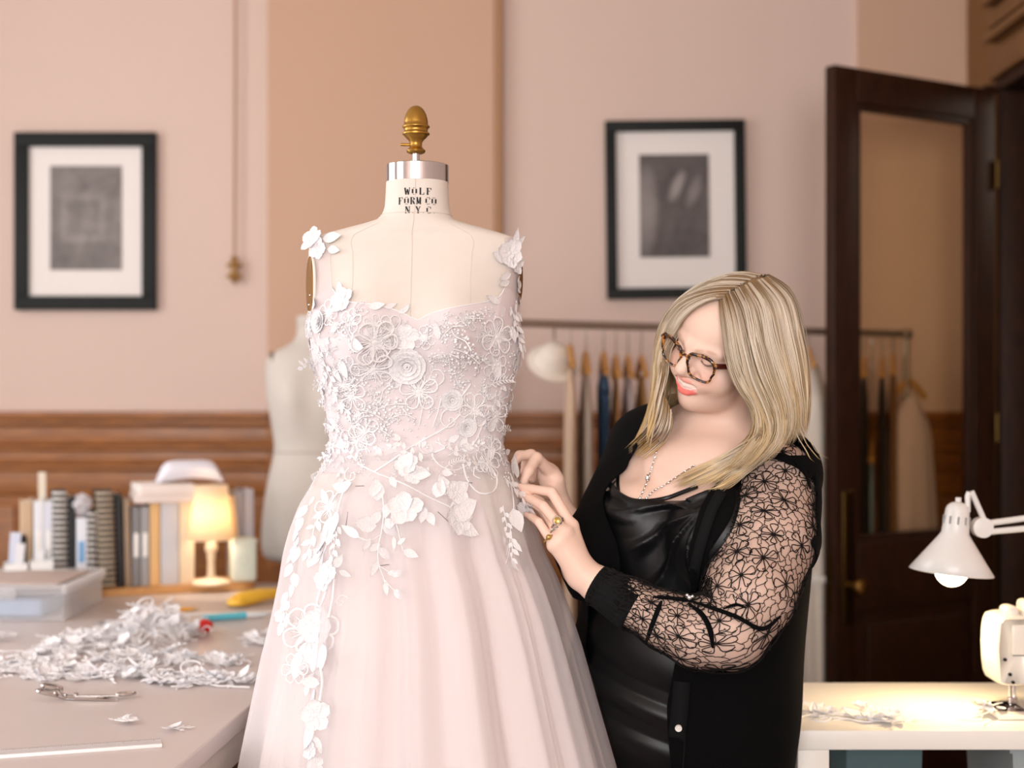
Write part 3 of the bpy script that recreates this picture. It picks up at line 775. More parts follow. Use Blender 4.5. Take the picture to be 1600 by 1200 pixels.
for (k, x, y, a, s_, v) in (('leaf', 590, 783, 95, 34, 2), ('flower', 632, 795, 20, 48, 1), ('leaf', 612, 800, 30, 40, 2), ('flower', 635, 727, 40, 34, 1), ('leaf', 626, 735, 60, 32, 2), ('leaf', 640, 738, -10, 32, 2), ('flower', 645, 742, 0, 30, 0), ('leaf', 682, 778, 75, 30, 2), ('leaf', 700, 775, 110, 34, 2), ('leaf', 708, 772, 30, 32, 2), ('flower', 712, 770, 40, 36, 0),
                            ('leaf', 702, 808, 25, 52, 2), ('leaf', 706, 812, -35, 48, 1), ('flower', 715, 812, 30, 44, 1), ('leaf', 710, 806, -60, 40, 1), ('leaf', 668, 800, -60, 24, 1), ('leaf', 664, 792, -100, 26, 1),
                            ('leaf', 594, 800, -130, 26, 1), ('leaf', 602, 810, -50, 24, 1), ('leaf', 588, 822, 170, 34, 2), ('leaf', 598, 818, -45, 28, 1), ('leaf', 578, 842, -125, 22, 0), ('leaf', 562, 840, 150, 34, 0), ('leaf', 594, 850, -150, 20, 1), ('leaf', 592, 856, -50, 24, 1), ('leaf', 590, 876, -120, 26, 0), ('leaf', 616, 838, -70, 22, 0), ('leaf', 622, 850, 30, 20, 0), ('leaf', 630, 860, -25, 24, 1), ('leaf', 606, 896, 10, 20, 0), ('leaf', 614, 900, 25, 24, 0), ('leaf', 602, 910, -80, 20, 0), ('leaf', 616, 922, -30, 22, 1), ('leaf', 614, 790, -60, 26, 1), ('leaf', 606, 786, -95, 24, 1), ('leaf', 620, 805, -100, 22, 0),
                            ('swirl', 740, 735, 10, 26, 0), ('swirl', 712, 672, 120, 34, 0), ('rose', 730, 668, 0, 30, 0), ('rose', 706, 625, 0, 34, 0), ('outline_flower', 654, 612, 20, 54, 0), ('outline_flower', 560, 690, 10, 54, 2), ('sprig', 532, 700, -80, 60, 0), ('sprig', 525, 690, -95, 60, 1), ('sprig', 522, 660, -70, 50, 2), ('sprig', 760, 600, -80, 60, 1), ('sprig', 775, 610, -95, 60, 0), ('sprig', 782, 570, -85, 60, 2), ('sprig', 772, 680, -70, 40, 0), ('sprig', 505, 560, -70, 60, 0), ('sprig', 515, 600, -60, 60, 1), ('sprig', 498, 540, -80, 50, 2), ('leaf', 530, 560, -70, 34, 1), ('leaf', 520, 575, -50, 30, 0), ('leaf', 610, 745, -60, 20, 1), ('leaf', 660, 700, 80, 18, 1), ('leaf', 700, 690, 30, 20, 1), ('leaf', 665, 690, 200, 18, 1), ('leaf', 720, 700, 60, 20, 1), ('leaf', 760, 715, 30, 26, 1), ('outline_flower', 765, 705, 30, 44, 0), ('leaf', 752, 732, 70, 22, 1)):
    ap(k, x, y, a, s_, v)
# left cascade down the skirt
vine([(548, 750), (536, 772), (528, 800), (518, 830), (508, 860), (500, 880)], .0018)
vine([(516, 905), (508, 930), (498, 960)], .0022, taper=1); vine([(522, 905), (520, 935), (514, 965)], .0022, taper=1); vine([(512, 903), (500, 925), (494, 950)], .0022, taper=1)
vine([(500, 1035), (504, 1065), (500, 1095)], .0025, taper=1); vine([(494, 1095), (488, 1130), (490, 1165), (486, 1195)], .0018)
for (k, x, y, a, s_, v) in (('leaf', 530, 766, 20, 34, 1), ('leaf', 538, 764, 170, 26, 1), ('outline_flower', 516, 792, 40, 50, 0), ('leaf', 512, 790, 120, 30, 0), ('leaf', 526, 800, -60, 40, 1), ('leaf', 520, 806, -80, 46, 2), ('leaf', 514, 820, -100, 46, 1), ('leaf', 508, 840, -110, 44, 1), ('leaf', 500, 856, -120, 36, 1), ('leaf', 506, 862, -80, 32, 1), ('sprig', 530, 810, -85, 60, 0), ('sprig', 506, 800, -110, 70, 1), ('flower', 515, 895, 10, 36, 1), ('flower', 508, 905, 50, 34, 2), ('leaf', 522, 888, 60, 24, 1), ('swirl', 518, 855, 60, 26, 0), ('leaf', 530, 892, -20, 22, 0), ('swirl', 520, 875, 80, 20, 0),
                            ('outline_flower', 486, 985, 20, 76, 1), ('flower', 494, 978, 60, 50, 2), ('leaf', 496, 990, -90, 56, 2), ('leaf', 488, 1000, -110, 50, 1), ('leaf', 506, 1005, -70, 40, 1), ('outline_flower', 462, 1045, 10, 46, 1), ('leaf', 470, 1020, -100, 40, 1), ('leaf', 500, 1040, 170, 28, 1), ('leaf', 500, 1068, 175, 30, 1), ('leaf', 494, 1085, 200, 34, 1), ('flower', 494, 1118, 30, 44, 0), ('leaf', 490, 1125, -95, 44, 1), ('flower', 487, 1172, 0, 28, 1), ('leaf', 492, 1150, -60, 28, 0), ('swirl', 528, 950, 60, 20, 0),
                            ('flower', 492, 1195, 30, 24, 0), ('sprig', 490, 1010, -95, 60, 2)):
    ap(k, x, y, a, s_, v)
# left edge sprays
for i, y in enumerate(range(775, 985, 15)):
    cx, hw = skirt_sec(y); x = cx-hw+6+rng.uniform(0, 10); ap('leaf', x, y, rng.uniform(-140, -60), rng.uniform(18, 30), i % 3)
ap('flower', 438, 962, 20, 20, 0)
# right cascade by the hand
vine([(794, 745), (800, 770), (802, 800), (797, 830), (796, 855), (790, 880)], .0013)
for (k, x, y, a, s_, v) in (('sprig', 786, 745, -60, 70, 0), ('sprig', 796, 740, -75, 70, 1), ('leaf', 806, 790, -30, 34, 2), ('leaf', 800, 795, -80, 38, 2), ('leaf', 812, 780, 60, 28, 1), ('sprig', 785, 790, -95, 50, 2), ('sprig', 798, 830, -95, 50, 0), ('leaf', 800, 845, -50, 22, 0), ('leaf', 792, 850, -130, 22, 0), ('leaf', 796, 875, -60, 22, 0), ('leaf', 806, 748, 70, 40, 1), ('leaf', 812, 752, -50, 34, 1)):
    ap(k, x, y, a, s_, v)
# random filling of the bodice all round, denser to the sides
def fill(n, y0, y1, kinds, sz, seed):
    r_ = random.Random(seed); pts = []
    tries = 0
    while len(pts) < n and tries < n*40:
        tries += 1
        th = r_.uniform(-.5, PI+.5); py = r_.uniform(y0, y1)
        i = int((th % (2*PI))/(2*PI)*NB) % NB
        if py < tops[i]+sz*.55: continue
        p = form_pt(th, py, .004) if py < 712 else skirt_pt(th, py, .001)
        if any((p-q).length < sz*KX*.42 for q in pts): continue
        pts.append(p)
        l, nrm, idx, d = gown_bvh.find_nearest(p)
        cen = Vector(((650-800)*KX, Y0, l.z))
        if nrm.dot(l-cen) < 0: nrm = -nrm
        k = r_.choice(kinds)
        if k == 'swirl' and abs(math.cos(th)) > .7: k = 'frond'
        place(k, l, nrm, r_.uniform(0, 2*PI), sz*KX*r_.uniform(.7, 1.25), .0008)
fill(75, 480, 742, ['sprig', 'outline_flower', 'frond', 'sprig', 'bead_spray', 'swirl', 'outline_flower'], 40, 5)
fill(150, 490, 756, ['leaf', 'frond', 'sprig', 'bead_spray', 'frond', 'swirl'], 24, 9)
# tiny seed beads scattered between the motifs
sb = MB(); r_ = random.Random(8)
for _ in range(500):
    th = r_.uniform(0, PI); py = r_.uniform(490, 745); i = int(th/(2*PI)*NB) % NB
    if py < tops[i]+5: continue
    p = form_pt(th, py, .0055) if py < 712 else skirt_pt(th, py, .002)
    sb.ball(p, r_.uniform(.0012, .002), 5, 3)
sb.build('seed_beads', m_lace, gown, kind='stuff')
m_pin = mat('steel_pin', (120, 112, 110), .3, metal=1)
for a, b in (((556, 760), (570, 760)), ((720, 754), (738, 755)), ((684, 800), (700, 816)), ((716, 795), (732, 784)), ((594, 884), (610, 882)), ((544, 800), (541, 830))):
    (la, na), (lb, nb) = hit(*a), hit(*b); MB().tube([la+na*.002, lb+nb*.003], .0005, 4).build('dressmaking_pin', m_pin, gown)

# ------------------------------------------------------------------ second form far behind
m_canvas2 = mat('grey_cream_canvas', (200, 194, 186), .9, var=.03, vscale=30)
YB = 4.85; sc2 = YB/FPX
f2 = thing('dress_form', 'plain bare grey-cream dress form standing behind the work table', 'dress form', ((495-800)*sc2, YB, 0))
T2 = [(505, 32, .055), (525, 33, .06), (535, 38, .07), (544, 56, .085), (553, 74, .10), (562, 81, .11), (580, 83, .125), (620, 80, .15), (650, 74, .14), (690, 68, .125), (705, 67, .12), (740, 76, .14), (780, 84, .155), (830, 88, .165), (860, 88, .165), (872, 82, .155), (877, 60, .11)]
def f2pt(th, j):
    py, hw, d = T2[j]; c, s_ = math.cos(th), math.sin(th); py += 0
    x = (497-800)*sc2+hw*sc2*math.copysign(abs(c)**.9, c); y = YB-d*math.copysign(abs(s_)**.9, s_)
    if s_ > 0: 
        for sx in (-1, 1): y -= .05*math.exp(-((x-(497-800)*sc2-sx*.085)/.06)**2-((py-618)*sc2/.075)**2)*s_
    return Vector((x, y, CAMZ+(HOR-py)*sc2))
mb = MB().grid([[f2pt(2*PI*i/48, j) for i in range(48)] for j in range(len(T2))], closed=True)
mb.f.append(tuple((len(T2)-1)*48+i for i in range(48)))
mb.build('torso', m_canvas2, f2, subd=1, angle=0)
MB().tube([f2pt(2*PI*i/48, 10)+Vector((0, 0, 0)) for i in range(48)], .006, 8, closed=True).build('waist_tape', mat('waist_tape', (186, 178, 170), .9), f2)
MB().lathe([(32*sc2, 0), (33*sc2, .005), (33*sc2, .03), (.01, .035)], ((497-800)*sc2, YB, CAMZ+(HOR-508)*sc2), 32).build('neck_cap', m_canvas2, f2)
cen = f2pt(PI, 6)+Vector((.034, -.035, .005)); nrm = Vector((-.95, -.3, 0)).normalized(); sd = Vector((0, 0, 1)).cross(nrm).normalized()
MB().lathe([(1, 0), (1, .01), (.1, .012)], cen, 24, Matrix((sd, nrm.cross(sd), nrm)).transposed()@Matrix.Diagonal((.04, .06, 1))).build('arm_plate', mat('grey_arm_plate', (110, 100, 92), .5), f2)
MB().lathe([(.018, .1), (.018, .92)], ((497-800)*sc2, YB, 0), 16).build('pole', m_iron, f2)
MB().lathe([(.2, 0), (.2, .02), (.05, .06), (.025, .1)], ((497-800)*sc2, YB, 0), 32).build('base', m_iron, f2)
# ------------------------------------------------------------------ person: one continuous surface from a blended field
def axis(segs):
    out = [segs[0][0]]
    for (a, b, h) in segs:
        n = max(1, int(round((b-a)/h))); out += list(np.linspace(a, b, n+1)[1:])
    return np.array(out, dtype=np.float32)
class Field:
    def __init__(s, xs, ys, zs):
        s.xs, s.ys, s.zs = xs, ys, zs; s.D = np.full((len(xs), len(ys), len(zs)), .08, np.float32)
    def box(s, lo, hi):
        i0, i1 = np.searchsorted(s.xs, [lo[0], hi[0]]); j0, j1 = np.searchsorted(s.ys, [lo[1], hi[1]]); k0, k1 = np.searchsorted(s.zs, [lo[2], hi[2]])
        return (slice(i0, i1), slice(j0, j1), slice(k0, k1))
    def pts(s, sl):
        return s.xs[sl[0]][:, None, None], s.ys[sl[1]][None, :, None], s.zs[sl[2]][None, None, :]
    def _mix(s, sl, d, k, op):
        A = s.D[sl]
        if op == 'add':
            if k <= 0: s.D[sl] = np.minimum(A, d)
            else:
                h = np.maximum(k-np.abs(A-d), 0)/k; s.D[sl] = np.minimum(A, d)-h*h*k*.25
        else:
            d = -d; h = np.maximum(k-np.abs(A-d), 0)/k; s.D[sl] = np.maximum(A, d)+h*h*k*.25
    def cap(s, a, b, ra, rb, k=.02, op='add'):
        a = np.array(a, np.float32); b = np.array(b, np.float32); m = max(ra, rb)+k+.02
        sl = s.box(np.minimum(a, b)-m, np.maximum(a, b)+m); X, Y, Z = s.pts(sl)
        ba = b-a; L = float(ba@ba)+1e-12
        t = np.clip(((X-a[0])*ba[0]+(Y-a[1])*ba[1]+(Z-a[2])*ba[2])/L, 0, 1)
        d = np.sqrt((X-a[0]-t*ba[0])**2+(Y-a[1]-t*ba[1])**2+(Z-a[2]-t*ba[2])**2)-(ra+(rb-ra)*t)
        s._mix(sl, d, k, op)
    def chain(s, pts, rs, k=.01):
        for i in range(len(pts)-1): s.cap(pts[i], pts[i+1], rs[i], rs[i+1], k)
    def ell(s, c, r, R=None, k=.02, op='add'):
        c = np.array(c, np.float32); R = np.eye(3, dtype=np.float32) if R is None else np.array(R, np.float32)   # columns = axes
        m = max(r)+k+.02; sl = s.box(c-m, c+m); X, Y, Z = s.pts(sl); X = X-c[0]; Y = Y-c[1]; Z = Z-c[2]
        q = [(X*R[0, i]+Y*R[1, i]+Z*R[2, i]) for i in range(3)]
        k0 = np.sqrt((q[0]/r[0])**2+(q[1]/r[1])**2+(q[2]/r[2])**2)
        k1 = np.sqrt((q[0]/r[0]**2)**2+(q[1]/r[1]**2)**2+(q[2]/r[2]**2)**2)+1e-9
        s._mix(sl, k0*(k0-1)/k1, k, op)
def surface_nets(F, iso=0.0):
    D = F.D; ins = D < iso
    c = np.zeros(tuple(n-1 for n in D.shape), np.uint8)
    for a in (0, 1):
        for b in (0, 1):
            for e in (0, 1):
                c += ins[a:D.shape[0]-1+a, b:D.shape[1]-1+b, e:D.shape[2]-1+e]
    I, J, K = np.nonzero((c > 0) & (c < 8))
    n1, n2 = D.shape[1], D.shape[2]
    key = (I.astype(np.int64)*n1+J)*n2+K
    acc = np.zeros((len(I), 3), np.float64); cnt = np.zeros(len(I))
    xs = [F.xs, F.ys, F.zs]
    corner = [(a, b, e) for a in (0, 1) for b in (0, 1) for e in (0, 1)]
    for p in corner:
        for ax in range(3):
            if p[ax]: continue
            q = list(p); q[ax] = 1
            d0 = D[I+p[0], J+p[1], K+p[2]]-iso; d1 = D[I+q[0], J+q[1], K+q[2]]-iso
            m = (d0 < 0) != (d1 < 0)
            t = np.where(m, d0/np.where(m, d0-d1, 1), 0)
            pos = np.stack([xs[0][I+p[0]], xs[1][J+p[1]], xs[2][K+p[2]]], 1).astype(np.float64)
            pos2 = np.stack([xs[0][I+q[0]], xs[1][J+q[1]], xs[2][K+q[2]]], 1)
            acc += np.where(m[:, None], pos+(pos2-pos)*t[:, None], 0); cnt += m
    V = acc/cnt[:, None]
    quads = []
    for ax in range(3):
        sh = [slice(None)]*3; sh2 = [slice(None)]*3; sh[ax] = slice(0, -1); sh2[ax] = slice(1, None)
        A = ins[tuple(sh)]; B = ins[tuple(sh2)]; x = A != B
        i, j, k = np.nonzero(x)
        o = [i, j, k]; u, v = (ax+1) % 3, (ax+2) % 3
        ok = (o[u] > 0) & (o[v] > 0) & (o[u] < D.shape[u]-1) & (o[v] < D.shape[v]-1)
        o = [q[ok] for q in o]; flip = A[tuple(o)]
        def kk(du, dv):
            r = [q.copy() for q in o]; r[u] = r[u]-du; r[v] = r[v]-dv
            return np.searchsorted(key, (r[0].astype(np.int64)*n1+r[1])*n2+r[2])
        a, b, c_, d_ = kk(1, 1), kk(0, 1), kk(0, 0), kk(1, 0)
        Q = np.stack([a, b, c_, d_], 1); Q[~flip] = Q[~flip][:, ::-1]; quads.append(Q)
    return V, np.concatenate(quads)
def relax(V, Q, it=1, lam=.5):
    e = np.concatenate([Q[:, [0, 1]], Q[:, [1, 2]], Q[:, [2, 3]], Q[:, [3, 0]]])
    for _ in range(it):
        s_ = np.zeros_like(V); n = np.zeros(len(V))
        for k in range(3):
            s_[:, k] = np.bincount(e[:, 0], V[e[:, 1], k], len(V))+np.bincount(e[:, 1], V[e[:, 0], k], len(V))
        n = np.bincount(e[:, 0], minlength=len(V))+np.bincount(e[:, 1], minlength=len(V))
        V = V+lam*(s_/np.maximum(n, 1)[:, None]-V)
    return V
def np_mesh(name, V, Q):
    me = bpy.data.meshes.new(name); me.vertices.add(len(V)); me.vertices.foreach_set('co', V.astype(np.float32).ravel())
    n = Q.shape[1]; me.loops.add(Q.size); me.loops.foreach_set('vertex_index', Q.astype(np.int32).ravel())
    me.polygons.add(len(Q)); me.polygons.foreach_set('loop_start', np.arange(len(Q), dtype=np.int32)*n)
    me.polygons.foreach_set('use_smooth', np.ones(len(Q), bool)); me.update(calc_edges=True); me.validate(); return me
def clip(V, Q, g):
    """cut a quad mesh at the zero line of the vertex field g, keeping g > 0"""
    T = np.concatenate([Q[:, [0, 1, 2]], Q[:, [0, 2, 3]]]) if Q.shape[1] == 4 else Q
    s_ = g[T] > 0; n = s_.sum(1); out = [T[n == 3]]; nv = []; base = len(V); cache = {}
    def cut(a, b):
        kx = (min(a, b), max(a, b))
        if kx not in cache:
            t = g[a]/(g[a]-g[b]); cache[kx] = base+len(nv); nv.append(V[a]+(V[b]-V[a])*t)
        return cache[kx]
    extra = []
    for tri, m in zip(T[(n > 0) & (n < 3)], s_[(n > 0) & (n < 3)]):
        p = []
        for i in range(3):
            a, b = int(tri[i]), int(tri[(i+1) % 3])
            if m[i]: p.append(a)
            if m[i] != m[(i+1) % 3]: p.append(cut(a, b))
        extra.append((p[0], p[1], p[2]))
        if len(p) == 4: extra.append((p[0], p[2], p[3]))
    T2 = np.concatenate(out+([np.array(extra, np.int64)] if extra else []))
    V2 = np.concatenate([V, np.array(nv)]) if nv else V
    used = np.unique(T2); mp = np.full(len(V2), -1); mp[used] = np.arange(len(used))
    return V2[used], mp[T2]

def clear_skirt(V, gap, ztop=1.14):
    """the body and clothes give way where the full skirt presses against them"""
    V = V.copy(); py = HOR-(V[:, 2]-CAMZ)/KX
    cx = (np.interp(py, SK[:, 0], SK[:, 1])-800)*KX; hw = np.interp(py, SK[:, 0], SK[:, 2])*KX
    rx = hw+gap; ry = hw*.86+.008+gap; dx_ = V[:, 0]-cx; dy_ = V[:, 1]-Y0
    q = np.sqrt((dx_/rx)**2+(dy_/ry)**2); m = (q < 1) & (V[:, 2] < ztop); k = np.where(m, 1/np.maximum(q, .3), 1)
    V[:, 0] = cx+dx_*k; V[:, 1] = Y0+dy_*k; return V
# frames of the torso and head
C = np.array([.372, 2.68]); tl = np.array([.77, -.64]); tf = np.array([-.64, -.77])
def T(s_, t, z, low=0.0):
    return (C[0]-.040*low+tl[0]*s_+tf[0]*t, C[1]+.055*low+tl[1]*s_+tf[1]*t, z)
def st(V):
    d = V[:, :2]-C; return d@tl, d@tf
RT = np.array([[tl[0], tf[0], 0], [tl[1], tf[1], 0], [0, 0, 1]])
HS = 1.05
hr = Vector((.62, -.65, -.43)).normalized(); hu = Vector((.13, -.46, .88)); hu = (hu-hr*hu.dot(hr)).normalized(); hf = hr.cross(hu)*1.0
if hf.x > 0: hf = -hf
NAS = P(1080, 546, 2.52); HC = NAS-(hf*.098+hu*.016)*HS
RH = np.array([[hr[i], hf[i], hu[i]] for i in range(3)])
def Hd(x, y, z): return tuple(HC+(hr*x+hf*y+hu*z)*HS)
def hloc(V): return ((V-np.array(HC))@RH)/HS
def el(F, x, y, z, r, k, op='add', rot=None):
    R = RH if rot is None else RH@np.array(rot); F.ell(Hd(x, y, z), [q*HS for q in r], R, k, op)
def cp(F, a, b, ra, rb, k, op='add'): F.cap(Hd(*a), Hd(*b), ra*HS, rb*HS, k, op)

# arms and hands, from shoulder to fingertips
SHL = P(1212, 768, 2.56); SHR = Vector(T(-.150, .0, 1.312))
LARM = [P(1214, 752, 2.575), P(1200, 838, 2.52), P(1172, 925, 2.455), P(1138, 985, 2.425), P(1092, 990, 2.43), P(1042, 969, 2.455), P(985, 942, 2.485), P(935, 914, 2.505), P(908, 896, 2.51)]
LR = [.070, .083, .076, .064, .055, .046, .037, .029, .0265]
ELR = P(918, 882, 2.62); WRR = P(870, 790, 2.71)
def build_torso(F, off=0, arms=True, k=.03):
    o = off
    F.ell(T(0, 0, 1.20), (.150+o, .108+o, .19+o), RT, k); 
    F.cap(T(-.12, -.01, 1.305), T(.125, -.01, 1.262), .058+o, .062+o, k)
    F.cap(T(-.03, -.015, 1.36), T(-.13, -.01, 1.315), .05+o, .05+o, k); F.cap(T(.03, -.015, 1.36), T(.13, -.005, 1.268), .05+o, .052+o, k)
    F.ell(T(0, .06, 1.27), (.12+o, .05+o, .07+o), RT, .03)
    for sx in (-1, 1): F.ell(T(sx*.080, .098, 1.165+(.006 if sx < 0 else -.004)), (.086+o, .080+o, .086+o), RT, .025)
    F.ell(T(0, .01, 1.02, .7), (.165+o, .130+o, .17+o), RT, .05)
    F.ell(T(0, .045, .94, 1), (.15+o, .115+o, .14+o), RT, .05)
    F.ell(T(0, -.01, .82, 1), (.176+o, .150+o, .18+o), RT, .05)
F = Field(axis([(-.02, .17, .0019), (.17, .44, .0019), (.44, .62, .004)]), axis([(2.28, 2.62, .0019), (2.62, 2.74, .003), (2.74, 3.0, .008)]),
          axis([(-.01, .60, .014), (.60, 1.06, .006), (1.06, 1.36, .0022), (1.36, 1.66, .0017)]))
build_torso(F)
for sx in (-1, 1):
    F.cap(T(sx*.09, 0, .80, 1), T(sx*.092, .0, .45, 1), .085, .060, .04); F.cap(T(sx*.092, 0, .45, 1), T(sx*.095, -.02, .09, 1), .060, .036, .03)
    F.cap(T(sx*.095, -.03, .045, 1), T(sx*.10, .13, .03, 1), .036, .028, .03)
F.chain(LARM, LR, .02)
F.cap(SHR, ELR, .056, .046, .03); F.cap(ELR, WRR, .044, .026, .02)
# neck
NB0 = T(.0, -.005, 1.345)
F.cap(NB0, Hd(0, -.020, -.055), .058, .056, .03)
# head
el(F, 0, -.012, .044, (.074, .093, .082), .02)
el(F, 0, .040, -.010, (.061, .058, .080), .02)
el(F, 0, .046, .048, (.060, .046, .050), .025)
el(F, 0, .036, -.056, (.053, .050, .042), .02)
el(F, 0, .074, -.086, (.018, .017, .017), .025)
el(F, 0, .030, -.082, (.040, .044, .026), .025)
for sx in (-1, 1):
    el(F, sx*.041, .062, -.030, (.024, .024, .023), .02)
    el(F, sx*.030, .082, -.036, (.015, .014, .014), .012)
    cp(F, (sx*.010, .094, .021), (sx*.046, .076, .021), .009, .007, .012)
    el(F, sx*.032, .099, .003, (.017, .012, .010), .010, 'sub')
    el(F, sx*.032, .0795, .004, (.0138, .0138, .0125), .005)
    el(F, sx*.072, -.012, -.008, (.012, .020, .032), .006)
cp(F, (0, .092, .016), (0, .113, -.018), .0085, .0105, .010)
cp(F, (0, .110, -.018), (0, .106, -.026), .0110, .0095, .006)
for sx in (-1, 1):
    el(F, sx*.0115, .100, -.024, (.0075, .0085, .0075), .005)
    el(F, sx*.0062, .1075, -.0335, (.0036, .0045, .0035), .003, 'sub')
for sx in (-1, 1): cp(F, (sx*.022, .096, -.024), (sx*.039, .078, -.046), .0025, .0022, .009, 'sub')
# mouth: open smile with teeth between the lips
el(F, 0, .082, -.046, (.030, .016, .016), .012)
MU = [(-.031, .0765, -.0385), (-.020, .0905, -.0420), (-.008, .0983, -.0405), (0, .0992, -.0412), (.008, .0983, -.0405), (.020, .0905, -.0420), (.031, .0765, -.0385)]
ML = [(-.030, .0765, -.0410), (-.019, .0885, -.0570), (-.008, .0950, -.0632), (0, .0962, -.0640), (.008, .0950, -.0632), (.019, .0885, -.0570), (.030, .0765, -.0410)]
MI = [(-.027, .083, -.0440), (-.014, .097, -.0500), (0, .101, -.0520), (.014, .097, -.0500), (.027, .083, -.0440)]
for i in range(4): cp(F, MI[i], MI[i+1], .0062, .0062, .003, 'sub')
TE = [(-.023, .0820, -.0450), (-.012, .0910, -.0495), (0, .0940, -.0510), (.012, .0910, -.0495), (.023, .0820, -.0450)]
for i in range(4): cp(F, TE[i], TE[i+1], .0060, .0060, .001)
for i in range(6):
    cp(F, MU[i], MU[i+1], .0028, .0028, .004); cp(F, ML[i], ML[i+1], .0046, .0046, .004)
# left hand
WL = P(910, 897, 2.508)
mcp = [P(893, 822, 2.515), P(884, 833, 2.497), P(876, 843, 2.490), P(866, 852, 2.492)]
fing = [[mcp[0], P(862, 769, 2.535), P(832, 764, 2.560), P(812, 760, 2.575)],
        [mcp[1], P(849, 791, 2.520), P(828, 779, 2.550), P(813, 773, 2.568)],
        [mcp[2], P(851, 798, 2.538), P(833, 786, 2.565), P(817, 779, 2.582)],
        [mcp[3], P(842, 816, 2.510), P(831, 808, 2.535), P(822, 804, 2.552)]]
for i in range(4):
    F.cap(WL, mcp[i], .021, .0125, .015)
    F.chain(fing[i], [.0108-.0007*i, .0092-.0005*i, .0080-.0004*i, .0062-.0003*i], .0022)
    F.ell(mcp[i], (.0125, .0125, .0125), None, .006)
F.chain([P(898, 872, 2.535), P(868, 822, 2.555), P(842, 786, 2.565), P(822, 768, 2.573)], [.017, .0125, .0108, .0085], .006)
# right hand
F.cap(WRR, P(858, 742, 2.70), .023, .022, .012); F.cap(WRR, P(868, 752, 2.69), .022, .018, .01)
F.chain([P(858, 736, 2.685), P(838, 716, 2.655), P(826, 736, 2.630), P(817, 755, 2.622)], [.0125, .0112, .0098, .0075], .005)
F.chain([P(856, 732, 2.705), P(830, 711, 2.700), P(812, 712, 2.690), P(804, 722, 2.685)], [.0120, .0106, .0094, .0075], .005)
F.chain([P(862, 738, 2.72), P(840, 718, 2.73), P(822, 724, 2.725), P(818, 738, 2.715)], [.0118, .0104, .009, .007], .005)
F.chain([P(868, 748, 2.73), P(848, 732, 2.745), P(834, 738, 2.74), P(832, 750, 2.73)], [.0105, .0095, .0085, .0065], .005)
F.chain([P(866, 768, 2.69), P(852, 770, 2.665), P(836, 768, 2.642), P(819, 760, 2.625)], [.015, .0120, .0105, .0078], .006)
V, Q = surface_nets(F); V = relax(V, Q, 2, .45); V = clear_skirt(V, .018)
del F
person = thing('person', 'blonde woman in tortoiseshell glasses and black lace sleeves, bending to pin the gown', 'person', (T(0, 0, 0, 1)[0], T(0, 0, 0, 1)[1], 0))
pl = np.array(person.location)
body_bvh = BVHTree.FromPolygons([Vector(v) for v in V], [tuple(int(i) for i in q) for q in Q])
# colour by place on the face: lips, teeth, lids, brows, cheeks, nails
hl = hloc(V); col = np.ones((len(V), 4), np.float32)
def paint(mask, c, soft=1.0):
    c = np.array(c); col[:, :3] = col[:, :3]*(1-mask[:, None]*soft)+c*mask[:, None]*soft
def dcap(P_, a, b):
    a = np.array(a); b = np.array(b); ba = b-a; t = np.clip(((P_-a)@ba)/(ba@ba), 0, 1); return np.linalg.norm(P_-a-t[:, None]*ba, axis=1)
def ss(x, a, b):
    t = np.clip((x-a)/(b-a), 0, 1); return t*t*(3-2*t)
face = (np.abs(hl[:, 0]) < .07) & (hl[:, 1] > .03) & (np.abs(hl[:, 2]) < .12)
SK_ = np.array([.80, .56, .44])
for sx in (-1, 1): paint(np.where(face, np.exp(-((hl[:, 0]-sx*.040)/.018)**2-((hl[:, 2]+.026)/.016)**2), 0), (1.03, .84, .80), .8)
dU = np.min([dcap(hl, MU[i], MU[i+1]) for i in range(6)], 0); dL = np.min([dcap(hl, ML[i], ML[i+1]) for i in range(6)], 0); dT = np.min([dcap(hl, TE[i], TE[i+1]) for i in range(4)], 0)
mt = (dT < .0076) & (dU > .0031) & (dL > .0041) & face
paint(ss(-dU, -.0050, -.0036)*face, (1.02, .54, .52), .8); paint(ss(-dL, -.0074, -.0054)*face, (1.04, .32, .34), 1)
paint(mt*1.0, (1.10, 1.22, 1.34))
for sx in (-1, 1):
    lash = [(sx*.0215, .091, .0015), (sx*.027, .093, -.0005), (sx*.034, .093, -.0005), (sx*.043, .088, .0030)]
    d = np.min([dcap(hl, lash[i], lash[i+1]) for i in range(3)], 0); paint(ss(-d, -.0032, -.0014)*face, (.16, .12, .10), .9)
    brow = [(sx*.016, .103, .0215), (sx*.030, .098, .0265), (sx*.048, .078, .0225)]
    d = np.min([dcap(hl, brow[i], brow[i+1]) for i in range(2)], 0); paint(ss(-d, -.0048, -.0015)*face, (.66, .52, .42), .55)
for ch in fing:
    a, b = Vector(ch[2]), Vector(ch[3]); tip = b+(b-a).normalized()*.004; up = (CAMP-b).normalized()*.5+Vector((.2, 0, .8)); c0 = np.array(tip+up.normalized()*.007)
    paint(ss(-np.linalg.norm(V-c0, axis=1), -.0062, -.0042), (1.05, .86, .84), .8)
m_skin = mat('fair_skin', (240, 207, 189), .46, var=.02, vscale=25, spec=.35, sss=.10, vcol='tint', bump=.03, bscale=900)
me = np_mesh('body', V-pl, Q)
ca = me.color_attributes.new('tint', 'FLOAT_COLOR', 'POINT'); ca.data.foreach_set('color', col.ravel())
finish(me, 'body', m_skin, person, smooth=False)

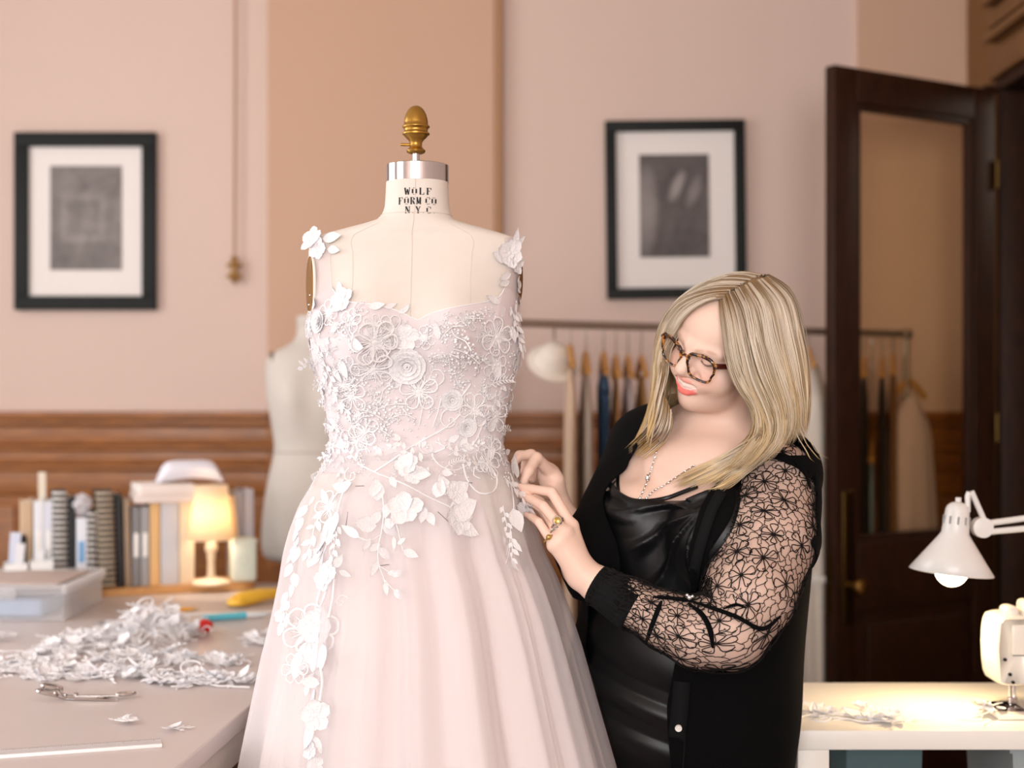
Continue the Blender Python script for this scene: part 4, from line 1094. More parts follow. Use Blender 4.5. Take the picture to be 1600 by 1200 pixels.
# ---- clothes
m_satin = mat('black_satin', (7, 9, 11), .40, spec=.36, var=.1, sheen=0, bump=0)
m_knit = mat('black_knit', (5, 5, 6), .9, spec=.12, bump=.25, bscale=900)
m_rib = mat('black_rib_knit', (12, 14, 15), .85, spec=.2, bump=.2, bscale=1200)
m_thread = mat('black_lace_thread', (15, 12, 12), .7, spec=.2)
G = Field(axis([(.05, .62, .004)]), axis([(2.36, 3.02, .004)]), axis([(.62, 1.45, .0035)]))
build_torso(G, .011, k=.04)
# hanging satin: soft cloth bridging from the bust to the hip
G.ell(T(-.03, .055, 1.03, .4), (.15, .125, .17), RT, .05); G.ell(T(-.03, .04, .86, .9), (.18, .145, .2), RT, .05)
Vc, Qc = surface_nets(G); Vc = relax(Vc, Qc, 2); s_, t_ = st(Vc); z_ = Vc[:, 2]
nz = np.interp(s_, [-.20, -.15, -.11, -.06, 0, .05, .09, .13, .17], [1.36, 1.285, 1.243, 1.226, 1.220, 1.226, 1.245, 1.285, 1.34])
gk = np.where(t_ > -.0, nz-z_, 1.30-z_)
# drape: folds fanning from the left bust and slack folds at the waist
an = np.array(T(.085, .16, 1.215)); ds = s_-.095; dz = z_-1.212; ang = np.arctan2(-dz, -ds); rad = np.hypot(ds, dz)
fan = .0085*(1-2*np.abs(np.sin(ang*7+.4*np.sin(rad*30))))*np.clip((rad-.01)/.06, 0, 1)*np.clip((.26-rad)/.12, 0, 1)*(t_ > .02)*(ang > -.35)*(ang < 1.35)
cowl = .006*np.cos((nz-z_)*150+s_*6)*np.exp(-((nz-z_)/.05)**2)*(t_ > .02)
low = .007*np.sin(z_*62+s_*20+1.2*np.sin(z_*23+s_*9))*np.clip((1.06-z_)/.1, 0, 1)*(t_ > 0)
dsp = np.maximum(fan+cowl+low, -.004)+.002; nrmx = np.stack([tf[0]*np.ones_like(s_), tf[1]*np.ones_like(s_), .2+0*s_], 1)
Vc = clear_skirt(Vc+nrmx*dsp[:, None], .022)
Vk, Tk = clip(Vc, Qc, np.minimum(gk, Vc[:, 2]-.66)); cam_v = Vk
o = finish(np_mesh('satin_camisole', Vk-pl, Tk), 'satin_camisole', m_satin, person, smooth=False)
cami_bvh = BVHTree.FromPolygons([Vector(v) for v in Vk], [tuple(int(i) for i in q) for q in Tk])
# camisole hem roll along the neckline and straps
def onbody(px, py, off=.002, bvh=None):
    l, n = hit(px, py, bvh or body_bvh); return l+n*off
nl = [(938, 735), (948, 752), (962, 770), (985, 784), (1010, 787), (1040, 782), (1072, 772), (1092, 766)]
MB().tube(catmull([onbody(x, y-1, .008) for x, y in nl], 5), .0042, 8).build('neckline_roll', m_satin, person)
MB().tube(catmull([onbody(x, y, .003) for x, y in ((968, 772), (966, 755), (968, 735), (978, 708), (990, 690))], 5), .0034, 6, flat=.5).build('camisole_strap', m_satin, person)
# cardigan body
G = Field(axis([(.05, .64, .005)]), axis([(2.36, 3.06, .005)]), axis([(.62, 1.45, .005)]))
build_torso(G, .017, k=.05)
G.cap(T(.10, 0, 1.265), LARM[0]+Vector((-.01, .01, .015)), .066, .084, .03)
G.cap(SHR, ELR, .064, .060, .03); G.cap(ELR, WRR+(ELR-WRR)*.72, .056, .046, .03)
G.ell(T(-.03, .055, 1.03, .4), (.162, .140, .18), RT, .05); G.ell(T(-.03, .04, .86, .9), (.192, .160, .21), RT, .05)
G.cap(T(.06, -.02, 1.1, .5), T(.04, -.02, .6, 1), .150, .150, .06)
Vc, Qc = surface_nets(G); Vc = clear_skirt(relax(Vc, Qc, 3), .028); s_, t_ = st(Vc); z_ = Vc[:, 2]
el_ = np.interp(z_, [.6, .74, .86, .98, 1.10, 1.18, 1.25, 1.32, 1.40], [.010, .010, .015, .040, .070, .090, .098, .092, .070])
er_ = np.interp(z_, [.6, 1.0, 1.15, 1.24, 1.30, 1.40], [-.175, -.165, -.150, -.128, -.105, -.06])
armr = np.min([np.linalg.norm(np.cross(Vc-np.array(a), np.array(b-a)/(b-a).length), axis=1)*0+dcap(Vc, a, b) for a, b in ((SHR, ELR), (ELR, WRR))], 0)
front = t_ > -.01
ga = np.where(front, np.maximum(s_-el_, er_-s_), .05); ga = np.maximum(ga, np.minimum(.075-armr, 1.31-z_))
nk = np.hypot(Vc[:, 0]-NB0[0], Vc[:, 1]-NB0[1]); gn = np.where(z_ > 1.27, nk-.085, .05); gn = np.where((s_ > 0) & (t_ > -.05), np.minimum(gn, 1.306-z_), gn)
# open the armhole for the lace sleeve
axd = (LARM[2]-LARM[0]); axd.normalize(); sa = np.array(LARM[0]+Vector((-.012, .006, .012)))
dl = (Vc-sa)@np.array(axd); near = dcap(Vc, LARM[0], LARM[2]); gs = np.maximum(np.maximum(.016-dl, near-.090), .112-s_)
Vk, Tk = clip(Vc, Qc, np.minimum(np.minimum(ga, gn), np.minimum(gs, z_-.64)))
m_ = finish(np_mesh('cardigan', Vk-pl, Tk), 'cardigan', m_knit, person, smooth=False, solid=.003)
card_bvh = BVHTree.FromPolygons([Vector(v) for v in Vk], [tuple(int(i) for i in q) for q in Tk])
# button band
def band(pts, w_, name, m, th=.004, bvh=None, n=6):
    c = catmull([Vector((x, y, 0)) for x, y in pts], n); rows = []
    for i, p in enumerate(c):
        q = c[min(i+1, len(c)-1)]-c[max(i-1, 0)]; q.normalize(); nx = Vector((-q.y, q.x, 0))
        a = onbody(p.x+nx.x*w_/2, p.y+nx.y*w_/2, th, bvh); b = onbody(p.x-nx.x*w_/2, p.y-nx.y*w_/2, th, bvh)
        rows.append([a, (a+b)/2+(CAMP-a).normalized()*.0015, b])
    mb = MB().grid(rows); return mb.build(name, m, person, solid=.003)
# ---- trousers and shoes (below the frame)
for sx in (-1, 1):
    MB().lathe([(.062, 0), (.072, .35), (.098, .72)], T(sx*.092, -.005, .06, 1), 20).build('trouser_leg', m_knit, person)
    mb = MB(); mb.tube([T(sx*.095, -.055, .034, 1), T(sx*.097, .03, .034, 1), T(sx*.10, .12, .030, 1), T(sx*.10, .150, .022, 1)], [.034, .042, .040, .018], 14, flat=.8); mb.build('shoe', m_knit, person)
# ---- lace sleeve on the left arm: a sheer tube carrying a thread pattern
SLV = [P(1207, 724, 2.59)]+LARM[:8]; SLR = [.066]+LR[:8]
ax_pts = catmull(SLV, 10)
ax_r = []
for i in range(len(ax_pts)): ax_r.append(float(np.interp(i/10, range(9), SLR))+.0048)
NA = len(ax_pts); frames = []; prev = Vector((1, 0, 0))
for i, p in enumerate(ax_pts):
    t = ax_pts[min(i+1, NA-1)]-ax_pts[max(i-1, 0)]; t.normalize(); a = prev-t*prev.dot(t); a.normalize(); prev = a; frames.append((a, t.cross(a)))
arc = [0]
for i in range(1, NA): arc.append(arc[-1]+(ax_pts[i]-ax_pts[i-1]).length)
RAV = .075
def slv(u, v, off=0):
    """u: metres round the arm, v: metres along it"""
    i = min(max(np.searchsorted(arc, v)-1, 0), NA-2); f = min(1, max(0, (v-arc[i])/(arc[i+1]-arc[i])))
    p = ax_pts[i].lerp(ax_pts[i+1], f); a = frames[i][0].lerp(frames[i+1][0], f); b = frames[i][1].lerp(frames[i+1][1], f)
    r = ax_r[i]*(1-f)+ax_r[i+1]*f; th = u/RAV
    d = (a*math.cos(th)+b*math.sin(th)).normalized()
    h_ = body_bvh.ray_cast(p, d, .14)
    if h_[0] is not None: r = max(r, min(h_[3]+.0035, r+.035))
    r += .0012*math.sin(3*th+v*30)*math.sin(v*17); return p+d*(r+off), d
UL = 2*PI*RAV; VL = arc[-1]
rows = [[slv(UL*i/64, VL*j/80, 0)[0] for i in range(64)] for j in range(81)]
smb = MB().grid(rows, closed=True)
sleeve_bvh = BVHTree.FromPolygons([Vector(v) for v in smb.v], smb.f)
smb.build('sleeve_mesh', sheer('black_net', (30, 24, 22), .10, .1), person, angle=0)
r_ = random.Random(12); lace = MB()
fl = []
tries = 0
while tries < 9000 and len(fl) < 120:
    tries += 1
    u, v = r_.uniform(0, UL), r_.uniform(.0, VL)
    if all(math.hypot(min(abs(u-a), UL-abs(u-a)), v-b) > .040 for a, b in fl): fl.append((u, v))
def thread(uv, r, closed=False, n=3):
    lace.tube([slv(u, v, .0006)[0] for u, v in uv], r, n, cap=False, closed=closed)
for (u, v) in fl:
    a0 = r_.uniform(0, PI); R_ = r_.uniform(.018, .023); np_ = r_.choice((5, 6, 6))
    for k in range(np_):
        a = a0+2*PI*k/np_+r_.uniform(-.12, .12); L = R_*r_.uniform(.85, 1.15); hw = L*.36; pt = []
        for i in range(11):
            t = i/10
            x = L*math.sin(PI*t)**.8*1.0; y = hw*math.sin(2*PI*t)*(.35+.65*math.sin(PI*t))
            pt.append((u+x*math.cos(a)-y*math.sin(a), v+x*math.sin(a)+y*math.cos(a)))
        thread(pt, .00105)
    lace.ball(slv(u, v, .001)[0], .0022, 6, 4)
# wandering net between the flowers
hx = .0140; nu = int(UL/hx); hx = UL/nu; hy = hx*.87; nvv = int(VL/hy)
jit = {}
def hv(i, j, k):
    i %= nu
    key_ = (i, j, k)
    if key_ not in jit: jit[key_] = (r_.uniform(-.32, .32)*hx, r_.uniform(-.32, .32)*hy)
    return (i*hx+(.5*hx if j % 2 else 0)+jit[key_][0], j*hy+(hy*.33 if k else 0)+jit[key_][1])
def inflower(u, v):
    return any(math.hypot(min(abs(u % UL-a), UL-abs(u % UL-a)), v-b) < .017 for a, b in fl)
def seg(p, q):
    if abs(p[0]-q[0]) > UL/2: q = (q[0]+UL*(1 if p[0] > q[0] else -1), q[1])
    m = ((p[0]+q[0])/2, (p[1]+q[1])/2)
    if inflower(*m) or m[1] < 0 or m[1] > VL: return
    nx, ny = -(q[1]-p[1]), q[0]-p[0]; w1, w2 = r_.uniform(-.28, .28), r_.uniform(-.28, .28)
    thread([p, (p[0]*.7+q[0]*.3+nx*w1, p[1]*.7+q[1]*.3+ny*w1), (p[0]*.3+q[0]*.7+nx*w2, p[1]*.3+q[1]*.7+ny*w2), q], .0008)
for j in range(nvv):
    for i in range(nu):
        a, b = hv(i, j, 0), hv(i, j, 1); seg(a, b)
        if j+1 < nvv:
            o = 0 if j % 2 else -1
            seg(b, hv(i+o, j+1, 0)); seg(b, hv(i+o+1, j+1, 0))
lace.build('sleeve_lace', m_thread, person, smooth=False, kind='stuff')
# solid knit back panel, armhole seam, gathers
def onsl(px, py, off=.003): return onbody(px, py, off, sleeve_bvh)
def gather(pts, r, nm='gathered_seam', fl_=.6):
    c = catmull([onsl(x, y, r*.4) for x, y in pts], 6); n = len(c)
    MB().tube(c, [r*(.22+.78*min(1, 3.2*min(i+1, n-i)/n)) for i in range(n)], 8, flat=fl_).build(nm, m_knit, person)
gather([(1150, 742), (1175, 722), (1205, 712), (1235, 718), (1256, 740), (1264, 765)], .0075, 'armhole_seam')
gather([(1078, 940), (1110, 950), (1150, 964), (1190, 982), (1218, 962)], .0058)
gather([(1076, 944), (1098, 962), (1110, 985), (1114, 1012)], .0058)
gather([(1078, 940), (1050, 936), (1020, 934)], .0055)
gather([(1034, 940), (1024, 965), (1010, 1004)], .0052)
gather([(1120, 820), (1108, 850), (1098, 885), (1088, 920), (1080, 940)], .0065)
gather([(1130, 952), (1150, 945), (1165, 950)], .004)
# shiny clasp at the gather
o = MB(); c0 = onsl(1079, 941, .010); o.ball(c0, .0042, 10, 6); o.ball(c0+Vector((.005, 0, .002)), .003, 8, 5); o.ball(c0+Vector((-.004, 0, .004)), .003, 8, 5); o.build('sleeve_clasp', mat('crystal_clasp', (230, 230, 235), .12, metal=.8), person)
rows = []
for j in range(0, 46):
    v = VL*.60*j/45; row = []
    for k in range(9):
        # back of the arm, away from the front of the sleeve
        th = None
        row.append(None)
    rows.append(row)
def back_strip(v0, v1, dirv, half):
    rows = []
    for j in range(40):
        v = v0+(v1-v0)*j/39
        best = max(range(64), key=lambda i: slv(UL*i/64, v)[1].dot(dirv)); row = []
        for k in range(13): row.append(slv(UL*best/64+(k/6-1)*half*(.5+.5*min(1, j/6)), v, .0022)[0])
        rows.append(row)
    MB().grid(rows).build('sleeve_back_panel', m_knit, person, solid=.002)
back_strip(.0, arc[22], Vector((.80, .60, .0)).normalized(), .094)
# ribbed cuffs
def cuff(a, b, ra, rb, nm='ribbed_cuff'):
    mb = MB(); a = Vector(a); b = Vector(b); d = (b-a).normalized(); e1 = d.orthogonal().normalized(); e2 = d.cross(e1); n = 112; rows = []
    for j in range(9):
        t = j/8; r = ra+(rb-ra)*t; q = a.lerp(b, t)
        rows.append([q+(e1*math.cos(2*PI*i/n)+e2*math.sin(2*PI*i/n))*(r+(.0009 if (i//2) % 2 else 0)) for i in range(n)])
    mb.grid(rows, closed=True); return mb.build(nm, m_rib, person, solid=.003, angle=0)
cuff(P(931, 912, 2.507), P(994, 951, 2.48), .0335, .0435)
cuff(WRR+(ELR-WRR)*.50, WRR+(ELR-WRR)*.80, .036, .046)
MBB = [(1128, 770), (1112, 800), (1096, 850), (1084, 900)]
band(MBB, 16, 'button_band', m_rib, .004, card_bvh)
band([(1066, 1064), (1062, 1110), (1058, 1150), (1055, 1195), (1052, 1240)], 26, 'button_band', m_rib, .004, card_bvh)
m_pearl = mat('pearl_button', (232, 228, 222), .2, spec=.7)
l, n = hit(1061, 1135, card_bvh)
zz = n; xx = Vector((0, 0, 1)).cross(zz).normalized(); yy = zz.cross(xx)
MB().lathe([(.0015, .0035), (.0022, .0030), (.0030, .0040), (.0062, .0046), (.0064, .003), (.006, 0)], l+n*.006, 20, Matrix((xx, yy, zz)).transposed()).build('button', m_pearl, person)
# ---- necklace
m_silver = mat('silver_chain', (205, 200, 195), .2, metal=1)
for pts in ([(1032, 690), (1026, 712), (1018, 738), (1008, 762), (1000, 780)], [(1085, 728), (1060, 744), (1040, 758), (1022, 768), (1010, 780)]):
    mb = MB(); c = catmull([onbody(x, y, .003) for x, y in pts], 7); mb.tube(c, .0010, 5)
    for i, p in enumerate(c):
        if i % 2 == 0: mb.ball(p, .0024 if i % 4 == 0 else .0017, 6, 4)
    if pts[0][0] == 1032: mb.ball(onbody(1013, 750, .004), (.004, .003, .008), 8, 6)
    mb.build('necklace', m_silver, person)
# ---- rings
m_gold = mat('gold_stone', (196, 160, 92), .25, metal=.7)
def ring(a, b, t, r, stone, nm):
    p = a.lerp(b, t); d = (b-a).normalized(); e1 = (CAMP-p); e1 = (e1-d*e1.dot(d)).normalized(); e2 = d.cross(e1)
    mb = MB(); mb.tube([p+(e1*math.cos(g)+e2*math.sin(g))*r for g in np.linspace(0, 2*PI, 28)[:-1]], .0022, 8, closed=True, flat=1)
    o = mb.build(nm, m_silver, person)
    if stone:
        c = p+e1*(r+.002)+e2*.003; M = Matrix((d, e2, e1)).transposed()
        MB().lathe([(.0085, -.003), (.0090, 0), (.0075, .002)], c, 20, M).build('bezel', m_silver, o)
        MB().lathe([(.0068, .001), (.006, .0035), (.003, .0048), (.0003, .005)], c, 20, M).build('stone', m_gold, o)
ring(fing[1][0], fing[1][1], .36, .0128, True, 'silver_ring')
ring(fing[2][0], fing[2][1], .25, .0122, False, 'silver_ring')
p = fing[3][0].lerp(fing[3][1], .28); 
o = MB(); d = (fing[3][1]-fing[3][0]).normalized(); e1 = (CAMP-p); e1 = (e1-d*e1.dot(d)).normalized(); e2 = d.cross(e1)
o.tube([p+(e1*math.cos(g)+e2*math.sin(g))*.0112 for g in np.linspace(0, 2*PI, 26)[:-1]], .0018, 8, closed=True); o.ball(p+e1*.013, .0052, 12, 8); o.build('gold_ring', m_gold, person)
# ---- glasses
def tort():
    m = mat('tortoiseshell', (48, 22, 12), .18, spec=.6, vscale=110, col2=(196, 132, 62), rng2=(.50, .60)); return m
m_tort = tort(); m_temple = mat('dark_red_temple', (70, 22, 18), .25)
def wrap(x, z): return Vector(Hd(x, .1115-2.9*x*x*.9-.10*max(0, -z), z))
def rimpts(sx, w_, h_, n=44, sc=1.0):
    out = []
    for i in range(n):
        a = 2*PI*i/n; c, s2 = math.cos(a), math.sin(a); e = .62
        x = math.copysign(abs(c)**e, c)*w_/2*sc; z = math.copysign(abs(s2)**e, s2)*h_/2*sc
        if s2 < 0: x *= .88
        if c > 0 and s2 > 0: z += .002
        out.append((sx*(.0345+x), -.002+z))
    return out
glasses = None
for sx in (-1, 1):
    rp = rimpts(sx, .053, .043)
    r3 = [wrap(x, z) for x, z in rp]
    rad = [(.0021+.0012*max(0, (z+.004)/.022)) for x, z in rp]
    MB().tube(r3, rad, 8, closed=True, flat=1.1).build('glasses_rim', m_tort, person)
    ln = [wrap(x*1.0, z) for x, z in rimpts(sx, .053, .043, 44, .98)]; cen = sum(ln, Vector())/len(ln)
    MB().add([cen]+ln, [(0, 1+i, 1+(i+1) % 44) for i in range(44)]).build('glasses_lens', glassy('lens_glass', (255, 254, 254), .0, .03), person)
    hx_ = wrap(sx*.0625, .0135)
    MB().tube([hx_, Vector(Hd(sx*.070, .086, .0135)), Vector(Hd(sx*.0765, .04, .012)), Vector(Hd(sx*.079, -.005, .010)), Vector(Hd(sx*.077, -.03, -.010))], [.0042, .0042, .0036, .0032, .003], 8, flat=1.2).build('glasses_temple', m_temple, person)
    MB().tube([wrap(sx*.058, .0135), wrap(sx*.066, .0130)], .0040, 8).build('glasses_hinge', m_tort, person)
MB().tube([wrap(x, .006+.35*(.01-abs(x))) for x in (-.011, -.006, 0, .006, .011)], [.003, .0026, .0024, .0026, .003], 8).build('glasses_bridge', m_tort, person)
# ------------------------------------------------------------------ hair: combed sheets of fine locks
def A(px, py, Y): return P(px, py, Y+.0)
def B(px, py, off=.016):
    l, n = hit(px, py, cover_bvh); return l+(CAMP-l).normalized()*off
allv = [Vector(v) for v in V]; allf = [tuple(int(i) for i in q) for q in Q]; n0 = len(allv)
allv += [Vector(v) for v in Vk]; allf += [tuple(int(i)+n0 for i in q) for q in Tk]
cover_bvh = BVHTree.FromPolygons(allv, allf)
hb = MB(); hcol = []
ROOT = np.array([.29, .18, .085]); ASH = np.array([.66, .56, .43]); GOLD = np.array([.70, .47, .17]); DARK = np.array([.24, .165, .10]); PALE = np.array([.88, .81, .70])
rh = random.Random(21)
def outward(p):
    d = p-(HC+hu*.02); return d.normalized()
def sheet(guides, clumps, per, thick, r=.0011, wav=.004, goldness=.6, spread=.010, ash=None, dark=.18):
    gs = [catmull(g, 6) for g in guides]; m = 22
    def resample(c):
        L = [0]
        for i in range(1, len(c)): L.append(L[-1]+(c[i]-c[i-1]).length)
        return [c[0]+Vector((0, 0, 0)) if t == 0 else None for t in ()] or [Vector([float(np.interp(k/(m-1)*L[-1], L, [q[d] for q in c])) for d in range(3)]) for k in range(m)]
    gs = [resample(c) for c in gs]; ng = len(gs)
    for ci in range(clumps):
        u = (ci+rh.uniform(.1, .9))/clumps*(ng-1); i = min(int(u), ng-2); f = u-i
        depth = rh.random(); tone = rh.random(); rl = rh.uniform(.08, .30); ph = rh.uniform(0, 6.28); am = wav*rh.uniform(.4, 1.3); fr = rh.uniform(1.2, 2.4)
        base = []
        for k in range(m):
            p = gs[i][k].lerp(gs[i+1][k], f); t = k/(m-1)
            o = outward(p); p = p-o*thick*(1-depth)*min(1, .3+t*2)
            sd = o.cross(Vector((0, 0, 1))); 
            p = p+sd*(am*math.sin(ph+fr*6.28*t)*t**1.3)+o*(am*.5*math.cos(ph+fr*6.28*t)*t)
            base.append(p)
        for s_ in range(per):
            j1, j2 = rh.gauss(0, 1)*spread*.45, rh.gauss(0, 1)*spread*.35; cut_ = rh.uniform(.86, 1.0); kk = max(6, int(m*cut_)); pts = []
            for k in range(kk):
                t = k/(m-1); o = outward(base[k]); sd = o.cross(Vector((0, 0, 1)))
                if sd.length < 1e-4: sd = Vector((1, 0, 0))
                sd.normalize(); g = (.25+.9*t if t < .5 else .7-.25*(t-.5))
                pts.append(base[k]+sd*j1*g+o*j2*g*.8)
            rr = [r*(.8+.4*math.sin(PI*min(1, .15+k/(kk-1)*.75)))*(1 if k < kk-4 else (kk-1-k)/4*.8+.12) for k in range(kk)]
            n0 = len(hb.v); hb.tube(pts, rr, 4, cap=False, flat=.6)
            jt = rh.uniform(-.06, .06)
            for k in range(kk):
                t = k/(m-1)
                rt = min(1, max(0, (t-rl*.3)/rl)); c = ROOT*(1-rt)+ASH*rt
                gk = min(1, max(0, (t-.35)/.4))*goldness; c = c*(1-gk)+GOLD*gk
                if tone < dark: c = c*.45+DARK*.55
                elif tone > .72: c = c*.5+PALE*.5*(1-.25*gk)
                c = c*(1+jt)
                for _ in range(4): hcol.append((*c, 1))
# near side, from the parting down past the cheek to the shoulder
left = [
 [A(1126, 468, 2.487), A(1128, 492, 2.462), A(1134, 528, 2.452), A(1142, 572, 2.450), A(1160, 612, 2.452), A(1183, 645, 2.455), A(1182, 682, 2.455), A(1160, 712, 2.455), A(1128, 745, 2.460)],
 [A(1138, 458, 2.490), A(1150, 488, 2.448), A(1160, 535, 2.432), A(1174, 588, 2.430), A(1196, 636, 2.432), A(1206, 678, 2.437), A(1186, 712, 2.440), A(1150, 742, 2.450)],
 [A(1160, 447, 2.500), A(1180, 482, 2.452), A(1192, 538, 2.425), A(1207, 590, 2.420), A(1226, 640, 2.425), A(1228, 682, 2.437), A(1210, 708, 2.445), A(1182, 736, 2.450)],
 [A(1184, 437, 2.520), A(1213, 474, 2.472), A(1225, 534, 2.445), A(1239, 590, 2.435), A(1249, 640, 2.445), A(1247, 678, 2.455), A(1238, 702, 2.465)],
 [A(1200, 432, 2.550), A(1235, 466, 2.520), A(1250, 525, 2.500), A(1260, 585, 2.500), A(1261, 640, 2.500), A(1256, 688, 2.500)],
 [A(1200, 430, 2.590), A(1236, 456, 2.620), A(1254, 520, 2.640), A(1263, 590, 2.640), A(1262, 650, 2.620), A(1250, 702, 2.600)],
 [A(1190, 430, 2.620), A(1212, 452, 2.695), A(1220, 540, 2.725), A(1218, 640, 2.730), A(1208, 708, 2.700)]]
sheet(left, 110, 22, .014, r=.00075, wav=.005, dark=.26, spread=.015)
sheet(left, 50, 10, .026, wav=.005, dark=.5)
# crown: from the parting up and over to the far side, down past the far cheek
right = [
 [A(1128, 466, 2.487), A(1106, 468, 2.480), A(1082, 480, 2.500), A(1060, 500, 2.535), A(1044, 526, 2.570), A(1029, 558, 2.585), A(1028, 600, 2.600), A(1014, 648, 2.595), A(998, 688, 2.585)],
 [A(1140, 452, 2.492), A(1104, 456, 2.492), A(1065, 470, 2.520), A(1040, 498, 2.560), A(1029, 533, 2.590), A(1024, 575, 2.615), A(1014, 640, 2.625), A(986, 698, 2.600)],
 [A(1162, 440, 2.510), A(1122, 440, 2.520), A(1084, 455, 2.550), A(1045, 485, 2.590), A(1029, 520, 2.620), A(1023, 560, 2.645), A(1018, 640, 2.660), A(1003, 690, 2.650)],
 [A(1186, 431, 2.545), A(1150, 427, 2.560), A(1104, 440, 2.600), A(1059, 472, 2.635), A(1039, 515, 2.665), A(1038, 600, 2.690), A(1028, 660, 2.690)],
 [A(1194, 430, 2.590), A(1162, 426, 2.650), A(1122, 446, 2.695), A(1092, 530, 2.720), A(1088, 640, 2.720)]]
sheet(right, 76, 20, .010, r=.00075, wav=.003, goldness=.8, spread=.014)
sheet(right, 34, 10, .024, wav=.004, goldness=.7, dark=.5)
# locks lying on the chest and shoulder
sheet([[A(1030, 610, 2.57), A(1022, 640, 2.57), A(1008, 668, 2.565), B(988, 690), B(970, 706)], [A(1040, 622, 2.56), A(1036, 650, 2.55), A(1026, 676, 2.55), B(1004, 698), B(984, 716)], [A(1050, 650, 2.54), A(1050, 672, 2.535), B(1038, 694), B(1018, 712), B(1000, 722)]], 14, 10, .006, wav=.003, goldness=.8, spread=.008, dark=.08)
sheet([[A(1196, 655, 2.44), A(1180, 682, 2.445), B(1140, 708, .030), B(1096, 730, .018), B(1058, 748, .012), B(1036, 760, .010)], [A(1206, 668, 2.438), A(1192, 698, 2.45), B(1150, 722, .032), B(1110, 742, .020), B(1078, 758, .012), B(1052, 770, .010)], [A(1216, 680, 2.44), A(1200, 708, 2.46), B(1166, 732, .030), B(1138, 752, .020), B(1120, 768, .010)]], 18, 11, .008, wav=.005, goldness=.55, spread=.009, dark=.12)
sheet([[A(1032, 560, 2.585), A(1022, 610, 2.57), A(1014, 650, 2.55), A(1008, 690, 2.54)], [A(1040, 590, 2.57), A(1030, 630, 2.555), A(1022, 668, 2.54), A(1012, 705, 2.53)]], 5, 6, .004, wav=.008, goldness=.8, spread=.006, dark=0)
sheet([[A(1150, 600, 2.47), A(1172, 640, 2.50), A(1176, 676, 2.53), B(1150, 706, .024), B(1110, 726, .014)], [A(1180, 610, 2.46), A(1200, 650, 2.48), A(1200, 690, 2.50), B(1170, 716, .028), B(1130, 742, .018)]], 16, 9, .006, wav=.006, goldness=.9, spread=.010, dark=.2)
sheet([[A(1240, 640, 2.45), A(1236, 672, 2.45), A(1216, 700, 2.455), B(1184, 728, .026), B(1152, 752, .018), B(1118, 780, .012)], [A(1225, 640, 2.43), A(1222, 680, 2.44), A(1196, 712, 2.45), B(1160, 738, .028), B(1125, 762, .018), B(1090, 772, .012)]], 12, 8, .006, wav=.008, goldness=.6, spread=.010, dark=.1)
# stray ends by the shoulder
sheet([[A(1245, 640, 2.45), A(1262, 680, 2.46), A(1278, 705, 2.48), A(1302, 722, 2.5)], [A(1235, 660, 2.45), A(1250, 690, 2.46), A(1262, 712, 2.47), A(1275, 730, 2.49)]], 3, 3, .004, r=.0007, wav=.006, goldness=.7, spread=.006, dark=0)
# cap close to the skull so that no skin shows between the locks
capm = MB(); rows = []
for j in range(15):
    ph_ = -.10+j/14*(PI/2+.10); row = []
    for i in range(48):
        a = 2*PI*i/48; x = .079*math.cos(ph_)*math.cos(a); y = -.012+.099*math.cos(ph_)*math.sin(a); z = .044+.087*math.sin(ph_)
        row.append((x, y, z))
    rows.append(row)
me_v = []; keep = {}
fs = []
for j in range(14):
    for i in range(48):
        q = [(j, i), (j, (i+1) % 48), (j+1, (i+1) % 48), (j+1, i)]
        cx = sum(rows[a][b][1] for a, b in q)/4; cz = sum(rows[a][b][2] for a, b in q)/4; cxx = sum(rows[a][b][0] for a, b in q)/4
        if cx > .045+.35*max(0, cz-.07) and cz < .118: continue
        fs.append(q)
n0 = len(hb.v); idx = {}
for q in fs:
    f_ = []
    for ab in q:
        if ab not in idx: idx[ab] = len(hb.v); hb.v.append(Hd(*rows[ab[0]][ab[1]])); hcol.append((*(ROOT*.9), 1))
        f_.append(idx[ab])
    hb.f.append(tuple(f_))
m_hair = mat('blonde_hair', (255, 255, 255), .36, var=0, spec=.35, vcol='tint')
hair = hb.build('hair', m_hair, person, angle=0)
ca = hair.data.color_attributes.new('tint', 'FLOAT_COLOR', 'POINT'); ca.data.foreach_set('color', np.array(hcol, np.float32).ravel())
# ------------------------------------------------------------------ the work table on the left
TZ = .81
def PT(px, py, z=TZ):
    """point on a horizontal plane at height z"""
    Y = FPX*(CAMZ-z)/(py-HOR); return P(px, py, Y)
m_top = mat('pale_table_laminate', (207, 197, 194), .32, var=.02, vscale=6, spec=.45)
m_edge = mat('table_edge_band', (206, 196, 188), .5)
e0 = PT(405, 1090); e1 = PT(286, 1191); td = (e0-e1).normalized(); tn = Vector((td.y, -td.x, 0))
Rt = Matrix((tn, td, Vector((0, 0, 1)))).transposed()
tb_near = e1+td*(1.55-e1.y); tb_far = e1+td*(4.56-e1.y); tl_len = (tb_far-tb_near).length
table = thing('work_table', 'long pale laminate cutting table at the left', 'table', tuple((tb_near+tb_far)/2-tn*.75)[:2]+(0,))
tc_ = (tb_near+tb_far)/2-tn*.8
MB().box(Vector((tc_.x, tc_.y, TZ-.018)), (1.6, tl_len, .036), Rt, .004).build('tabletop', m_top, table)
MB().box(tc_+tn*.77+Vector((0, 0, -.036-.035)) if False else Vector(((tc_+tn*.775).x, (tc_+tn*.775).y, TZ-.07)), (.022, tl_len-.06, .066), Rt, .003).build('apron', m_edge, table)
for a in (-1, 1):
    for b in (-1, 1):
        q = tc_+tn*(a*.70)+td*(b*(tl_len/2-.10)); MB().box((q.x, q.y, (TZ-.037)/2), (.06, .06, TZ-.037), Rt, .004).build('leg', m_edge, table)
